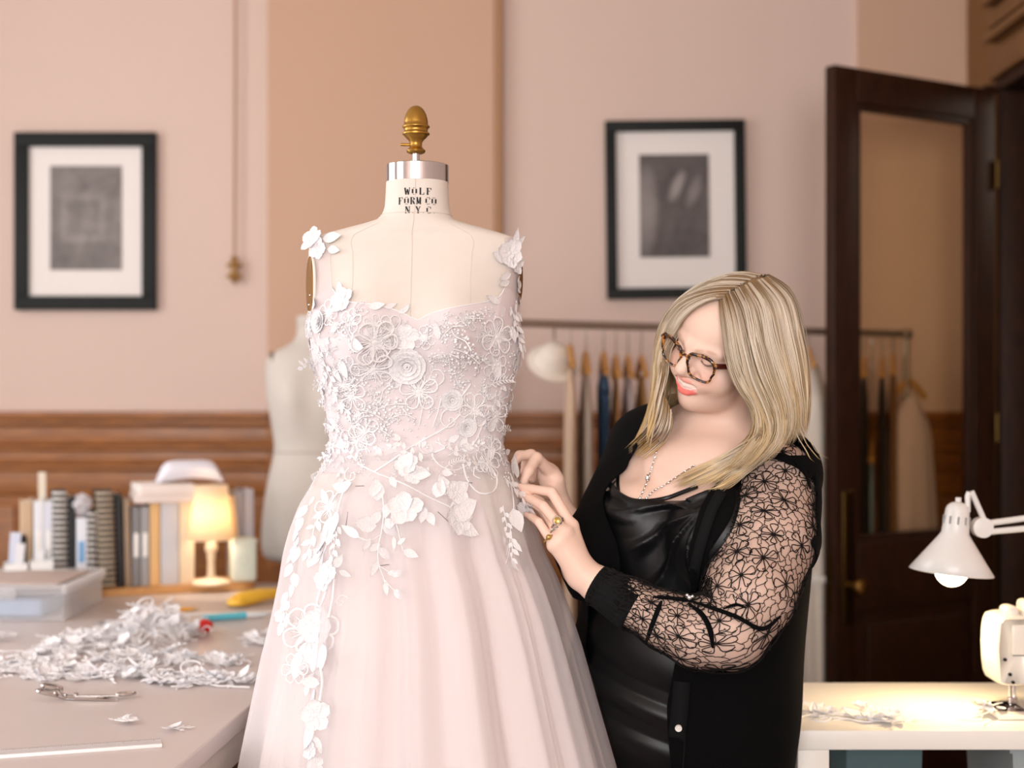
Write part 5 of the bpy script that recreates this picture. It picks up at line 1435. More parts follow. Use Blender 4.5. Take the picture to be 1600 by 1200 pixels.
sh = tc_; MB().box((sh.x-.05, sh.y, .25), (1.35, tl_len-.3, .025), Rt).build('lower_shelf', mat('dark_shelf_board', (70, 58, 46), .6), table)

# clear plastic storage box
m_clear = glassy('clear_plastic', (236, 238, 242), .5, .12)
m_frost = sheer('frosted_plastic', (242, 241, 242), .22, .3)
bx = thing('storage_box', 'clear plastic storage box with blue-grey contents on the left table edge', 'box', (-1.50, 3.98, TZ))
x0, x1, y0, y1, zb, zt = -1.80, -1.195, 3.80, 4.16, TZ+.002, TZ+.098
mb = MB()
mb.box(((x0+x1)/2, (y0+y1)/2, zb+.0015), (x1-x0-.01, y1-y0-.01, .003))
for (c, d) in ((((x0+x1)/2, y0+.003, (zb+zt-.02)/2), (x1-x0-.01, .003, zt-zb-.02)), (((x0+x1)/2, y1-.003, (zb+zt-.02)/2), (x1-x0-.01, .003, zt-zb-.02)), ((x0+.004, (y0+y1)/2, (zb+zt-.02)/2), (.003, y1-y0-.01, zt-zb-.02)), ((x1-.004, (y0+y1)/2, (zb+zt-.02)/2), (.003, y1-y0-.01, zt-zb-.02))): mb.box(c, d)
mb.build('tray', m_frost, bx)
mb = MB(); mb.box(((x0+x1)/2, (y0+y1)/2, zt-.012), (x1-x0, y1-y0, .004), bev=.002)
for (c, d) in ((((x0+x1)/2, y0, zt-.012), (x1-x0+.01, .012, .026)), (((x0+x1)/2, y1, zt-.012), (x1-x0+.01, .012, .026)), ((x1, (y0+y1)/2, zt-.012), (.012, y1-y0+.01, .026)), ((x0, (y0+y1)/2, zt-.012), (.012, y1-y0+.01, .026))): mb.box(c, d, bev=.004)
mb.build('lid', m_frost, bx)
for xx in (-1.62, -1.36): MB().box((xx, y0-.006, zt-.022), (.07, .008, .03), bev=.003).build('latch', m_frost, bx)
MB().box(((x0+x1)/2-.02, (y0+y1)/2, TZ+.030), (x1-x0-.10, y1-y0-.05, .045), bev=.01).build('contents', mat('blue_grey_cloth', (158, 182, 214), .8), bx)
MB().box(((x0+x1)/2, (y0+y1)/2, zt-.004), (x1-x0-.06, y1-y0-.06, .006), bev=.003).build('lid_panel', mat('tan_lid_sheet', (190, 174, 166), .7), bx)

# wooden shelf board with the row of books
SA, SB = PT(150, 934), PT(402, 922); sd = (SB-SA).normalized(); sn = Vector((-sd.y, sd.x, 0))
Rs = Matrix((sd, sn, Vector((0, 0, 1)))).transposed(); BZ = TZ+.024
def SP(u, v=0, z=0): return SA+sd*u+sn*v+Vector((0, 0, z))
def u_at(px):
    """distance along the shelf's front edge where pixel column px crosses it"""
    k = (px-800)/FPX; d = sd.x-k*sd.y; return (k*SA.y-SA.x)/d
board = MB(); uu0, uu1 = u_at(-30), u_at(404)
pl_ = [(uu0, .0), (uu1-.07, 0)]+[(uu1-.07+.07*math.sin(a), .07-.07*math.cos(a)) for a in np.linspace(.1, PI/2, 7)]+[(uu1, .19), (uu0, .19)]
board.prism(pl_, .022, Rs, SA+Vector((0, 0, .012)))
o = board.build('shelf_board', mat('honey_wood', (206, 156, 96), .5, vscale=8, col2=(186, 134, 78), stretch=(1, 8, 8)), None); L_ = SP((uu0+uu1)/2, .09); L_.z = TZ; rezero(o, L_)
tag(o, 'honey coloured wooden board with a rounded end under the books', 'board')
m_pages = mat('page_paper', (232, 226, 214), .9, var=.04, vscale=120, stretch=(60, 1, 1))
def book(px0, px1, ytop, col, label, kind='book', lean=0, v=.03, depth=.15, name=None, extra=None, ybase=917):
    ua, ub = u_at(px0), u_at(px1); th = max(.006, ub-ua-.001)
    Yd = SP((ua+ub)/2, v).y; h = (ybase-ytop)/FPX*Yd
    cat = {'book': 'book', 'spiral': 'notebook', 'binder': 'binder', 'folder': 'folder'}[kind]
    t = thing(name or {'book': 'book', 'spiral': 'spiral_notebook', 'binder': 'binder', 'folder': 'folder'}[kind], label, cat, SP((ua+ub)/2, v+depth/2, BZ-TZ+.0), 'row of books on the wooden board')
    M = Rs@Matrix.Rotation(lean, 3, 'Y'); c0 = SP((ua+ub)/2, v, BZ-TZ+abs(lean)*th*.5+.0005)
    def bx_(nm, x, y, z, dx_, dy_, dz_, m, bev=.0015): return MB().box(c0+M@Vector((x, y, z)), (dx_, dy_, dz_), M, bev).build(nm, m, t)
    mc = mat('cover_'+str(len(bpy.data.materials)), col, .6, var=.04, vscale=20)
    if kind == 'spiral':
        bx_('cover', -th/2+.0015, depth/2+.006, h/2, .0025, depth, h, mc); bx_('cover', th/2-.0015, depth/2+.006, h/2, .0025, depth, h, mc)
        bx_('pages', 0, depth/2+.008, h/2, th-.006, depth-.006, h-.008, m_shadepages, 0)
        n = int(h/.0165); mb = MB(); mw = extra or m_coil
        for i in range(n):
            z = .008+i*(h-.016)/(n-1); r = th/2+.001
            mb.tube([c0+M@Vector((r*math.cos(a), .006-r*.55*math.sin(a)-.002, z+.0012*math.sin(a/2))) for a in np.linspace(-.2, PI+.2, 9)], .0036, 6)
        mb.build('spiral_coil', mw, t)
    else:
        bx_('spine', 0, .001, h/2, th, .003, h, mc, .001)
        bx_('cover', -th/2+.001, depth/2, h/2, .002, depth, h, mc, 0); bx_('cover', th/2-.001, depth/2, h/2, .002, depth, h, mc, 0)
        if th > .007: bx_('pages', 0, depth/2+.001, h/2-.001, th-.0045, depth-.006, h-.010, m_pages, 0)
        if kind == 'binder' and extra is not None: bx_('spine_label', 0, -.001, h*.52, th*.6, .002, h*.3, extra, .0005)
    return t
m_shadepages = mat('painted_shade_pages', (66, 64, 60), .9)  # page blocks coloured dark to stand for the shadow between coil rings
m_coil = mat('white_coil', (226, 224, 220), .35); m_coilb = mat('tan_coil', (196, 180, 158), .4)
m_lab = mat('white_label', (238, 238, 236), .7)
book(33, 52, 776, (196, 170, 140), 'tan cardboard folder behind the white desk cups', 'folder')
book(53, 70, 777, (226, 230, 236), 'tall white binder just right of the tan folder', 'binder', extra=m_lab)
book(70, 83, 778, (212, 218, 230), 'pale lilac-white binder left of the white-coiled spiral notebook', 'binder', extra=m_lab)
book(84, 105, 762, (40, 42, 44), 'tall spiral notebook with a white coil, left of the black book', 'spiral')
book(106, 119, 772, (22, 24, 26), 'black hardback right of the tallest white-coiled notebook')
book(120, 137, 806, (226, 232, 242), 'white notebook with a blue patch on its spine', 'binder', extra=mat('blue_label', (120, 170, 216), .6))
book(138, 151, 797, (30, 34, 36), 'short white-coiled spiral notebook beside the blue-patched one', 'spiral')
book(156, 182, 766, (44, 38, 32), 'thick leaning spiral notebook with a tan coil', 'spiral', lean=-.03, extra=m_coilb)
book(186, 196, 772, (26, 26, 26), 'narrow black book right of the thick tan spiral', lean=-.03)
book(197, 207, 780, (150, 130, 108), 'thin tan-spined sketchbook next to the grey binders', lean=-.02)
book(208, 221, 793, (128, 128, 130), 'darker grey binder with a white spine label', 'binder', extra=m_lab)
book(222, 235, 793, (156, 156, 158), 'lighter grey binder with a white spine label', 'binder', extra=m_lab)
book(236, 252, 789, (220, 180, 124), 'honey yellow book under the paper pads')
book(253, 281, 789, (196, 198, 204), 'broad light grey binder under the paper pads', 'binder')
book(282, 306, 789, (224, 206, 176), 'cream book half behind the lit lamp')
book(372, 387, 778, (150, 148, 152), 'grey notebook behind the mint tin', lean=0, v=.07)
book(388, 403, 776, (170, 168, 176), 'lilac-grey notebook at the right end of the board', lean=0, v=.07)
# paper pads stacked on top of the books, with a white padded pouch
pu0, pu1 = u_at(212), u_at(305); Yp = SP(pu0, .1).y
zp = BZ+(917-789)/FPX*Yp
for i, (h_, c_, lb) in enumerate(((.024, (226, 214, 208), 'lower cream paper pad lying across the books'), (.030, (236, 226, 220), 'upper cream paper pad lying on another pad'))):
    o = MB().box(SP((pu0+pu1)/2+.004*i, .11, 0)*1.0+Vector((0, 0, zp-TZ+.001+h_/2+(.0245 if i else 0))), (pu1-pu0-.01*i, .20, h_), Rs@Matrix.Rotation(.05*i-.02, 3, 'Z'), .003)
    o = o.build('paper_pad', mat('pad_paper_%d' % i, c_, .85, var=.05, vscale=140, stretch=(1, 1, 40)), None); L_ = SP((pu0+pu1)/2, .11, zp-TZ); rezero(o, L_); tag(o, lb, 'paper pad', 'paper pads on the books')
zq = zp+.057; q0, q1 = u_at(254), u_at(356); qc = SP((q0+q1)/2, .135); qw = q1-q0
mb = MB(); n = 13; rows = []
for i in range(n):
    t = i/(n-1); x = (t-.5)*qw; hh = .070*(1-abs(2*t-1)**6)**.5*.98+.003; bot = .014*math.sin(PI*t)
    rows.append([(x, y, z) for y, z in ((-.05, bot), (-.062, bot+hh*.4), (-.05, hh*.85), (0, hh), (.05, hh*.85), (.062, bot+hh*.4), (.05, bot))])
mb.grid([[qc+Rs@Vector(p)+Vector((0, 0, zq-TZ)) for p in r] for r in rows])
for r in (rows[0], rows[-1]): mb.add([qc+Rs@Vector(p)+Vector((0, 0, zq-TZ)) for p in r], [tuple(range(7))])
o = mb.build('padded_pouch', mat('lilac_white_cloth', (226, 226, 236), .8, bump=.2, bscale=60), None, subd=1, angle=0); rezero(o, qc+Vector((0, 0, zq-TZ))); tag(o, 'lilac-white padded pouch lying on top of the paper pads', 'pouch')
# small lit lamp
LY = 4.27; lc = PT(331, 932); lc = SP(u_at(331), .012); lx, ly = lc.x, lc.y; lz = BZ
m_shade = bpy.data.materials.new('lit_lamp_shade'); m_shade.use_nodes = True; nt = m_shade.node_tree
for n_ in list(nt.nodes): nt.nodes.remove(n_)
o_ = nt.nodes.new('ShaderNodeOutputMaterial'); a_ = nt.nodes.new('ShaderNodeBsdfDiffuse'); b_ = nt.nodes.new('ShaderNodeBsdfTranslucent'); mx_ = nt.nodes.new('ShaderNodeMixShader'); mx_.inputs[0].default_value = .6
a_.inputs[0].default_value = lin((250, 236, 214)); b_.inputs[0].default_value = lin((255, 247, 234))
nt.links.new(a_.outputs[0], mx_.inputs[1]); nt.links.new(b_.outputs[0], mx_.inputs[2]); nt.links.new(mx_.outputs[0], o_.inputs[0])
lamp = thing('table_lamp', 'small lit table lamp with a cream cone shade before the books', 'lamp', (lx, ly, lz))
k_ = ly/FPX; zt_ = lambda y: CAMZ+(HOR-y)*k_
MB().lathe([(25*k_, zt_(758)), (29*k_, zt_(800)), (34.5*k_, zt_(843))], (lx, ly, 0), 40, cap=False).build('lamp_shade', m_shade, lamp, solid=.002)
m_cer = mat('cream_ceramic', (236, 214, 180), .3)
MB().lathe([(.058, lz+.001), (.058, lz+.006), (.050, lz+.012), (.016, lz+.020), (.011, lz+.030), (.010, lz+.07), (.013, lz+.085), (.011, lz+.10), (.017, zt_(862)), (.019, zt_(853)), (.012, zt_(845)), (.008, zt_(835))], (lx, ly, 0), 28).build('stem', m_cer, lamp)
MB().tube([(lx-24*k_, ly, zt_(762)), (lx, ly, zt_(772)), (lx+24*k_, ly, zt_(762))], .0015, 6).build('shade_carrier', m_steel, lamp)
bm_ = mat('lamp_bulb_glow', (255, 240, 210), .4, emit=(255, 206, 140), estr=30)
MB().lathe([(.010, zt_(835)), (.018, zt_(812)), (.022, zt_(800)), (.016, zt_(788)), (.003, zt_(782))], (lx, ly, 0), 20).build('bulb', bm_, lamp)
point('table_lamp_light', (lx, ly, zt_(806)), 7.5, (1, .92, .80), .025)
# mint tin with a tag, right of the lamp
q0, q1 = u_at(363), u_at(403); qc = SP((q0+q1)/2, .01); hh = (917-848)/FPX*qc.y
t = thing('mint_tin', 'pale mint tin with rounded corners at the right end of the board', 'tin', qc+Vector((0, 0, BZ-TZ)))
m_mint = mat('mint_enamel', (206, 216, 204), .4)
MB().box(qc+Vector((0, 0, BZ-TZ+hh/2+.0005))+sn*.03, (q1-q0, .055, hh), Rs, .012).build('body', m_mint, t)
MB().box(qc+Vector((0, 0, BZ-TZ+hh*.93))+sn*.03, (q1-q0+.003, .058, .010), Rs, .004).build('lid', m_mint, t)
Me = Matrix((sd, Vector((0, 0, 1)), -sn)).transposed()
MB().tube([qc+sn*.002+Vector((0, 0, BZ-TZ+hh*.5))+Me@Vector((.012*math.cos(a), .016*math.sin(a), 0)) for a in np.linspace(0, 2*PI, 20)[:-1]], .001, 5, closed=True).build('emblem', mat('grey_emblem', (176, 184, 176), .5), t)
# leaning cream card wedge behind the tin
ca_, cb_ = SP(u_at(366), .045, BZ-TZ), SP(u_at(387), .045, BZ-TZ); hh = (917-783)/FPX*ca_.y
mb = MB(); mb.prism([(0, 0), (.036, 0), (.006, hh), (-.010, hh)], .004, Matrix((sd, Vector((0, 0, 1)), -sn)).transposed(), ca_+Vector((0, 0, .0005)))
o = mb.build('card', mat('cream_card', (222, 196, 158), .8), None, smooth=False); rezero(o, ca_); tag(o, 'cream card leaning between the lamp and the grey notebooks', 'card')
# white desk cups with papers
m_cup = mat('white_cup_plastic', (236, 238, 238), .4)
def cup(px0, px1, ytop, label, items):
    ua, ub = u_at(px0), u_at(px1); w_ = ub-ua-.003; v = -.055; c = SP((ua+ub)/2, v+w_/2); hh = (917-ytop)/FPX*c.y
    hh = (930-ytop)/FPX*c.y*1.0
    t = thing('desk_cup', label, 'cup', c, 'white square desk cups')
    mb = MB()
    for (x, y, dx_, dy_) in ((-w_/2+.0015, 0, .003, w_), (w_/2-.0015, 0, .003, w_), (0, -w_/2+.0015, w_, .003), (0, w_/2-.0015, w_, .003)):
        mb.box(c+Rs@Vector((x, y, hh/2+.001)), (dx_, dy_, hh), Rs)
    mb.box(c+Rs@Vector((0, 0, .0025)), (w_, w_, .003), Rs); mb.build('cup_wall', m_cup, t)
    return c, w_, hh
c1 = cup(5, 44, 868, 'white square desk cup at the far left holding paper slips', None)
c2 = cup(46, 83, 866, 'white square desk cup before the white binders', None)
def slip(c, x, y, w_, h, lean, col, label, name='paper_slip', cat='paper'):
    M = Rs@Matrix.Rotation(lean, 3, 'Y'); o = MB().box(c+Rs@Vector((x, y, .004))+M@Vector((0, 0, h/2)), (w_, .002, h), M).build(name, mat(name+label[:6], col, .8), None, smooth=False)
    rezero(o, c+Vector((0, 0, .004))); tag(o, label, cat)
slip(c1[0], -.012, .012, .030, .20, .06, (214, 222, 240), 'pale blue paper slip standing in the leftmost desk cup')
slip(c1[0], .018, .016, .018, .19, .02, (24, 26, 28), 'black card strip standing in the leftmost desk cup')
slip(c1[0], -.004, -.012, .026, .17, .10, (232, 234, 240), 'white paper slip leaning in the leftmost desk cup')
slip(SP(u_at(73), .182, BZ-TZ-.004), 0, 0, .022, .345, -.02, (232, 222, 204), 'tall cream paper strip rising above the white binders')
slip(c2[0], -.012, .0, .024, .15, .05, (238, 240, 242), 'short white paper slip in the second desk cup')
# crumpled clear-white plastic bag on the blue-patched notebook
bc = SP(u_at(127), .05, BZ-TZ+(917-806)/FPX*4.3); mb = MB(); r_ = random.Random(4); rows = []
for j in range(7):
    ph_ = -PI/2+PI*j/6; rows.append([bc+Vector((math.cos(ph_)*math.cos(a)*.034*r_.uniform(.7, 1.25), math.cos(ph_)*math.sin(a)*.03*r_.uniform(.7, 1.2), .036+.034*math.sin(ph_)*r_.uniform(.85, 1.1))) for a in np.linspace(0, 2*PI, 13)[:-1]])
mb.grid(rows, closed=True); o = mb.build('plastic_bag', sheer('bag_plastic', (238, 238, 244), .75, .3), None, smooth=False); rezero(o, bc); tag(o, 'crumpled whitish plastic bag on top of the blue-patched notebook', 'bag')

# scissors, rulers, pen, cutter, pincushion
m_chrome = mat('chrome', (200, 196, 194), .12, metal=1, var=.03)
def flatR(a):
    return Matrix.Rotation(a, 3, 'Z')
sc = PT(118, 1094); sang = math.atan2((PT(205, 1092)-PT(62, 1090)).y, (PT(205, 1092)-PT(62, 1090)).x)
sciss = thing('scissors', 'shiny chrome scissors lying in front of the lace pieces', 'scissors', sc)
for sg in (-1, 1):
    M = flatR(sang+sg*.07); c = sc+Vector((0, 0, .006+.003*sg))
    poly = [(0, -.006), (.05, -.0055), (.085, -.001), (.088, .002), (.05, .0045), (0, .006), (-.02, .004), (-.02, -.004)]
    bl = MB().prism([(x, y*sg) for x, y in poly], .0026, M, c).build('blade', m_chrome, sciss, smooth=False)
    ringc = Vector((-.052, sg*.016, .004)); mb = MB()
    mb.tube([c+M@(ringc+Vector((.020*math.cos(a), .013*math.sin(a), .004+.010*math.sin(a*.5)))) for a in np.linspace(0, 2*PI, 24)[:-1]], .0034, 8, closed=True)
    mb.tube([c+M@Vector((-.018, 0, 0)), c+M@Vector((-.028, sg*.005, .003)), c+M@(ringc+Vector((.018, -sg*.004, .005)))], .0036, 8)
    mb.build('handle', m_chrome, sciss)
MB().lathe([(.006, 0), (.006, .004), (.004, .006), (.0005, .0065)], sc+Vector((0, 0, .009)), 16).build('pivot_screw', m_chrome, sciss)
# silver seam ripper beside them
mb = MB(); a0 = PT(152, 1095); a1 = PT(208, 1089)
rip = thing('snips', 'small chrome thread snips lying at the tip of the scissors', 'snips', (a0+a1)/2)
d = (a1-a0).normalized(); nn = Vector((-d.y, d.x, 0))
MB().tube([a0+Vector((0, 0, .005)), a0.lerp(a1, .4)+Vector((0, 0, .006)), a0.lerp(a1, .65)+Vector((0, 0, .008))], .003, 8).build('blade', m_chrome, rip)
MB().tube([a0.lerp(a1, .8)+d*.018*math.cos(a)+nn*.009*math.sin(a)+Vector((0, 0, .008)) for a in np.linspace(0, 2*PI, 22)[:-1]], .0032, 8, closed=True).build('handle', m_chrome, rip)
# clear ruler at the front
ra, rb = PT(-60, 1184), PT(252, 1162); d = (rb-ra).normalized(); nn = Vector((-d.y, d.x, 0)); Rr = Matrix((d, nn, Vector((0, 0, 1)))).transposed(); Lr_ = (rb-ra).length
rul = thing('clear_ruler', 'clear plastic ruler with dark graduations at the near table corner', 'ruler', (ra+rb)/2)
MB().box((ra+rb)/2+Vector((0, 0, .002)), (Lr_, .045, .0035), Rr, .0008).build('blade', m_frost, rul)
mb = MB()
for i in range(int(Lr_/.0032)):
    l_ = .012 if i % 8 == 0 else (.008 if i % 4 == 0 else .005); mb.box(ra+d*(i*.0032+.004)+nn*(.022-l_/2)+Vector((0, 0, .0042)), (.0006, l_, .0006), Rr)
mb.build('graduations', mat('grey_print', (120, 116, 114), .8), rul, smooth=False, kind='stuff')
MB().box((ra+rb)/2-nn*.024+Vector((0, 0, .003)), (Lr_, .006, .006), Rr, .001).build('edge', mat('white_ruler_edge', (238, 236, 236), .3), rul)
# thin steel ruler tip under the lace
a, b = PT(154, 974), PT(215, 982); d = (b-a).normalized(); Rr = Matrix((d, Vector((-d.y, d.x, 0)), Vector((0, 0, 1)))).transposed()
o = MB().prism([(-.002, 0), (.012, -.014), ((b-a).length, -.016), ((b-a).length, .016), (.012, .010)], .003, Rr, a+Vector((0, 0, .0025))).build('steel_ruler', mat('grey_steel', (150, 150, 152), .4, metal=.8), None, smooth=False); rezero(o, (a+b)/2); tag(o, 'grey steel ruler tip poking out behind the lace heap', 'ruler')
# white ruler lying behind the heap
a, b = PT(286, 962), PT(436, 957); d = (b-a).normalized(); Rr = Matrix((d, Vector((-d.y, d.x, 0)), Vector((0, 0, 1)))).transposed()
o = MB().box((a+b)/2+Vector((0, 0, .0025)), ((b-a).length, .032, .003), Rr, .001).build('white_ruler', mat('white_plastic', (236, 234, 232), .35), None); rezero(o, (a+b)/2); tag(o, 'white flat ruler lying behind the turquoise pen', 'ruler')
# turquoise pen
a, b = PT(318, 972), PT(384, 967); d = (b-a).normalized()
t = thing('turquoise_pen', 'turquoise barrelled pen lying right of the red pincushion', 'pen', (a+b)/2)
MB().tube([a+Vector((0, 0, .010)), b+Vector((0, 0, .010))], .0095, 12).build('barrel', mat('turquoise_plastic', (96, 192, 212), .35), t)
MB().tube([b+Vector((0, 0, .010)), b+d*.05+Vector((0, 0, .009)), b+d*.062+Vector((0, 0, .008))], [.0085, .0075, .002], 12).build('cap', mat('clear_white_plastic', (226, 232, 236), .25), t)
# yellow rotary cutter
a, b = PT(360, 950), PT(436, 938); d = (b-a).normalized(); nn = Vector((-d.y, d.x, 0)); Rr = Matrix((d, nn, Vector((0, 0, 1)))).transposed()
t = thing('rotary_cutter', 'yellow rotary cutter with a black screw at the back of the table', 'cutter', (a+b)/2); L_ = (b-a).length
m_yel = mat('yellow_plastic', (240, 190, 60), .35)
mb = MB(); mb.tube([a+d*.02+Vector((0, 0, .016)), a+d*.05+Vector((0, 0, .020)), a+d*(L_*.6)+Vector((0, 0, .024)), a+d*L_+Vector((0, 0, .022))], [.022, .028, .025, .018], 14, flat=.8); mb.build('handle', m_yel, t)
MB().lathe([(.026, 0), (.028, .004), (.028, .012), (.024, .018), (.005, .019)], a+d*.025+Vector((0, 0, .006)), 28).build('blade_guard', m_yel, t)
MB().lathe([(.007, 0), (.007, .004), (.002, .006)], a+d*.025+Vector((0, 0, .0245)), 16).build('screw', m_iron, t)
MB().lathe([(.024, 0), (.024, .001)], a+d*.018+Vector((0, 0, .003)), 32).build('blade', m_chrome, t)
# orange pencil behind the heap
a, b = PT(246, 958), PT(300, 955); d = (b-a).normalized()
t = thing('orange_pencil', 'orange-yellow pencil peeping out behind the lace heap', 'pencil', (a+b)/2)
MB().tube([a+Vector((0, 0, .0065)), b+Vector((0, 0, .0065))], .0055, 6).build('barrel', mat('orange_lacquer', (238, 172, 60), .4), t, smooth=False)
MB().tube([b+Vector((0, 0, .0065)), b+d*.02+Vector((0, 0, .0065))], [.0055, .001], 6).build('tip', mat('pencil_wood', (214, 176, 128), .7), t)
# red pincushion
c = PT(318, 990)
t = thing('pincushion', 'small red round pincushion at the right side of the lace heap', 'pincushion', c)
mb = MB(); rows = []
for j in range(9):
    ph_ = -PI/2+PI*j/8; rows.append([c+Vector((.026*math.cos(ph_)*math.cos(a)*(1-.06*abs(math.cos(3*a))), .026*math.cos(ph_)*math.sin(a)*(1-.06*abs(math.cos(3*a))), .019+.018*math.sin(ph_))) for a in np.linspace(0, 2*PI, 31)[:-1]])
mb.grid(rows, closed=True).build('cushion', mat('red_satin', (214, 30, 30), .3), t)
for k in range(3): MB().ball(c+Vector((.008*math.cos(k*2.1), .008*math.sin(k*2.1), .040)), .0025, 8, 5).build('pin_head', m_white, t)

# lace pieces: each cut motif a thing; the heap in the middle
def lace_patch(name, label, c, L, Wd, n, seed, height=.0, rot=0, cat='lace applique', group='cut lace pieces on the work table', solidbase=True):
    r_ = random.Random(seed); mb = MB(); M0 = flatR(rot)
    def surf(x, y):
        e = max(0, 1-(x/L*2)**2-(y/Wd*2)**2)
        z = height*(e**.8)*(.75+.5*math.sin(x*60+seed)*math.sin(y*75+seed*2)) if height else .002*math.sin(x*90+seed)*math.cos(y*80)+.003
        return c+M0@Vector((x, y, 0))+Vector((0, 0, max(.0015, z)+.0015))
    pool = ['leaf', 'flower', 'sprig', 'sprig', 'swirl', 'outline_flower', 'outline_flower', 'frond', 'sprig', 'leaf']
    for _ in range(n):
        a = r_.uniform(0, 2*PI); rr = r_.random()**.55; x, y = rr*L/2*math.cos(a), rr*Wd/2*math.sin(a)
        p = surf(x, y); nrm = Vector((r_.gauss(0, .25+height*6), r_.gauss(0, .25+height*6), 1)).normalized() if height else Vector((r_.gauss(0, .06), r_.gauss(0, .06), 1)).normalized()
        me = r_.choice(PIECES[r_.choice(pool)]); sz = r_.uniform(.026, .052)
        xr = nrm.orthogonal().normalized(); yu = nrm.cross(xr); g = r_.uniform(0, 2*PI)
        xd = xr*math.cos(g)+yu*math.sin(g); R = Matrix((xd, nrm.cross(xd), nrm)).transposed()
        vs = [p+R@(v.co*sz) for v in me.vertices]
        lowz = min(v.z for v in vs)
        if lowz < TZB+.0006: vs = [v+Vector((0, 0, TZB+.0006-lowz)) for v in vs]
        mb.add(vs, [tuple(f.vertices) for f in me.polygons])
    for k in range(max(2, n//9) if n > 8 else 0):
        pts = []; x, y, h = r_.uniform(-.4, .4)*L, r_.uniform(-.4, .4)*Wd, r_.uniform(0, 6.28)
        for i in range(7): pts.append(surf(x, y)+Vector((0, 0, .001))); h += r_.uniform(-.7, .7); x += .016*math.cos(h); y += .016*math.sin(h)
        mb.tube(catmull(pts, 4), .0016, 5)
    o = mb.build(name, m_lace, None); rezero(o, c); tag(o, label, cat, group); return o
TZB = TZ
heap = lace_patch('lace_heap', 'tall crumpled heap of white lace cut-outs in the middle of the table', PT(232, 1000), .24, .24, 150, 1, .066, .2)
lace_patch('lace_applique', 'white lace cut-outs piled just left of the tall heap', PT(135, 1012), .24, .20, 85, 2, .028, .1)
lace_patch('lace_applique', 'white lace spray spread flat at the left table edge', PT(40, 1045), .24, .16, 62, 3, 0, .1)
lace_patch('lace_applique', 'white lace spray lying directly behind the scissors', PT(90, 1058), .20, .09, 42, 4, .004, 0)
lace_patch('lace_applique', 'white rose lace piece low in front of the heap', PT(190, 1058), .17, .085, 40, 5, .014, .0)
lace_patch('lace_applique', 'white scrolled lace piece front right of the heap', PT(295, 1066), .19, .10, 52, 6, .008, -.15)
lace_patch('lace_applique', 'white leafy lace tip pointing at the gown', PT(352, 1066), .16, .07, 26, 7, .004, -.1)
lace_patch('lace_applique', 'white lace piece between the heap and the gown', PT(320, 1036), .20, .12, 40, 8, .004, .2)
lace_patch('lace_applique', 'small white lace spray close beside the gown behind the heap', PT(412, 1003), .12, .17, 40, 9, .003, .2)
lace_patch('lace_applique', 'flat white lace spray linking the left pile and the table edge', PT(70, 1028), .22, .22, 60, 13, .004, .1)
lace_patch('lace_applique', 'white lace cut-outs directly in front of the tall heap', PT(225, 1034), .22, .12, 56, 14, .02, 0)
lace_patch('lace_scrap', 'tiny white lace crumb on the bare tabletop', PT(205, 1131), .020, .014, 4, 10, 0, 0, 'lace scrap', None)
lace_patch('lace_scrap', 'second tiny lace crumb nearer the table edge', PT(268, 1141), .020, .012, 4, 11, 0, 0, 'lace scrap', None)
lace_patch('lace_applique', 'bit of white lace hanging on the left frame edge by the box', PT(-6, 1000), .08, .10, 16, 12, .02, 0)

# ------------------------------------------------------------------ clothes rail behind the woman
m_rail = mat('grey_rail_metal', (150, 134, 122), .4, metal=.5)
RA, RB = Vector((-.234, 4.297, 1.64)), Vector((1.44, 5.20, 1.64)); rd = (RB-RA).normalized(); rn = Vector((-rd.y, rd.x, 0))
rack = thing('clothes_rail', 'free-standing grey metal clothes rail behind the woman', 'clothes rail', ((RA+RB)/2).to_2d().to_3d())
MB().tube([RA-rd*.03, RB+rd*.02], .013, 12).build('rail', m_rail, rack)
for q in (RA, RB):
    MB().tube([q, Vector((q.x, q.y, .06))], .012, 10).build('post', m_rail, rack); MB().tube([Vector((q.x, q.y, .045))-rn*.10, Vector((q.x, q.y, .045))+rn*.10], .012, 10).build('foot', m_rail, rack)
    MB().ball(q, .02, 12, 8).build('rail_end', m_rail, rack)
for q in (RB-rd*(.02+.035*i) for i in range(9)): pass
m_hang = mat('honey_hanger_wood', (196, 142, 78), .45, vscale=20)
m_hook = mat('hook_wire', (180, 176, 170), .3, metal=1)
def rail_u(px):
    k = (px-800)/FPX; return (k*RA.y-RA.x)/(rd.x-k*rd.y)
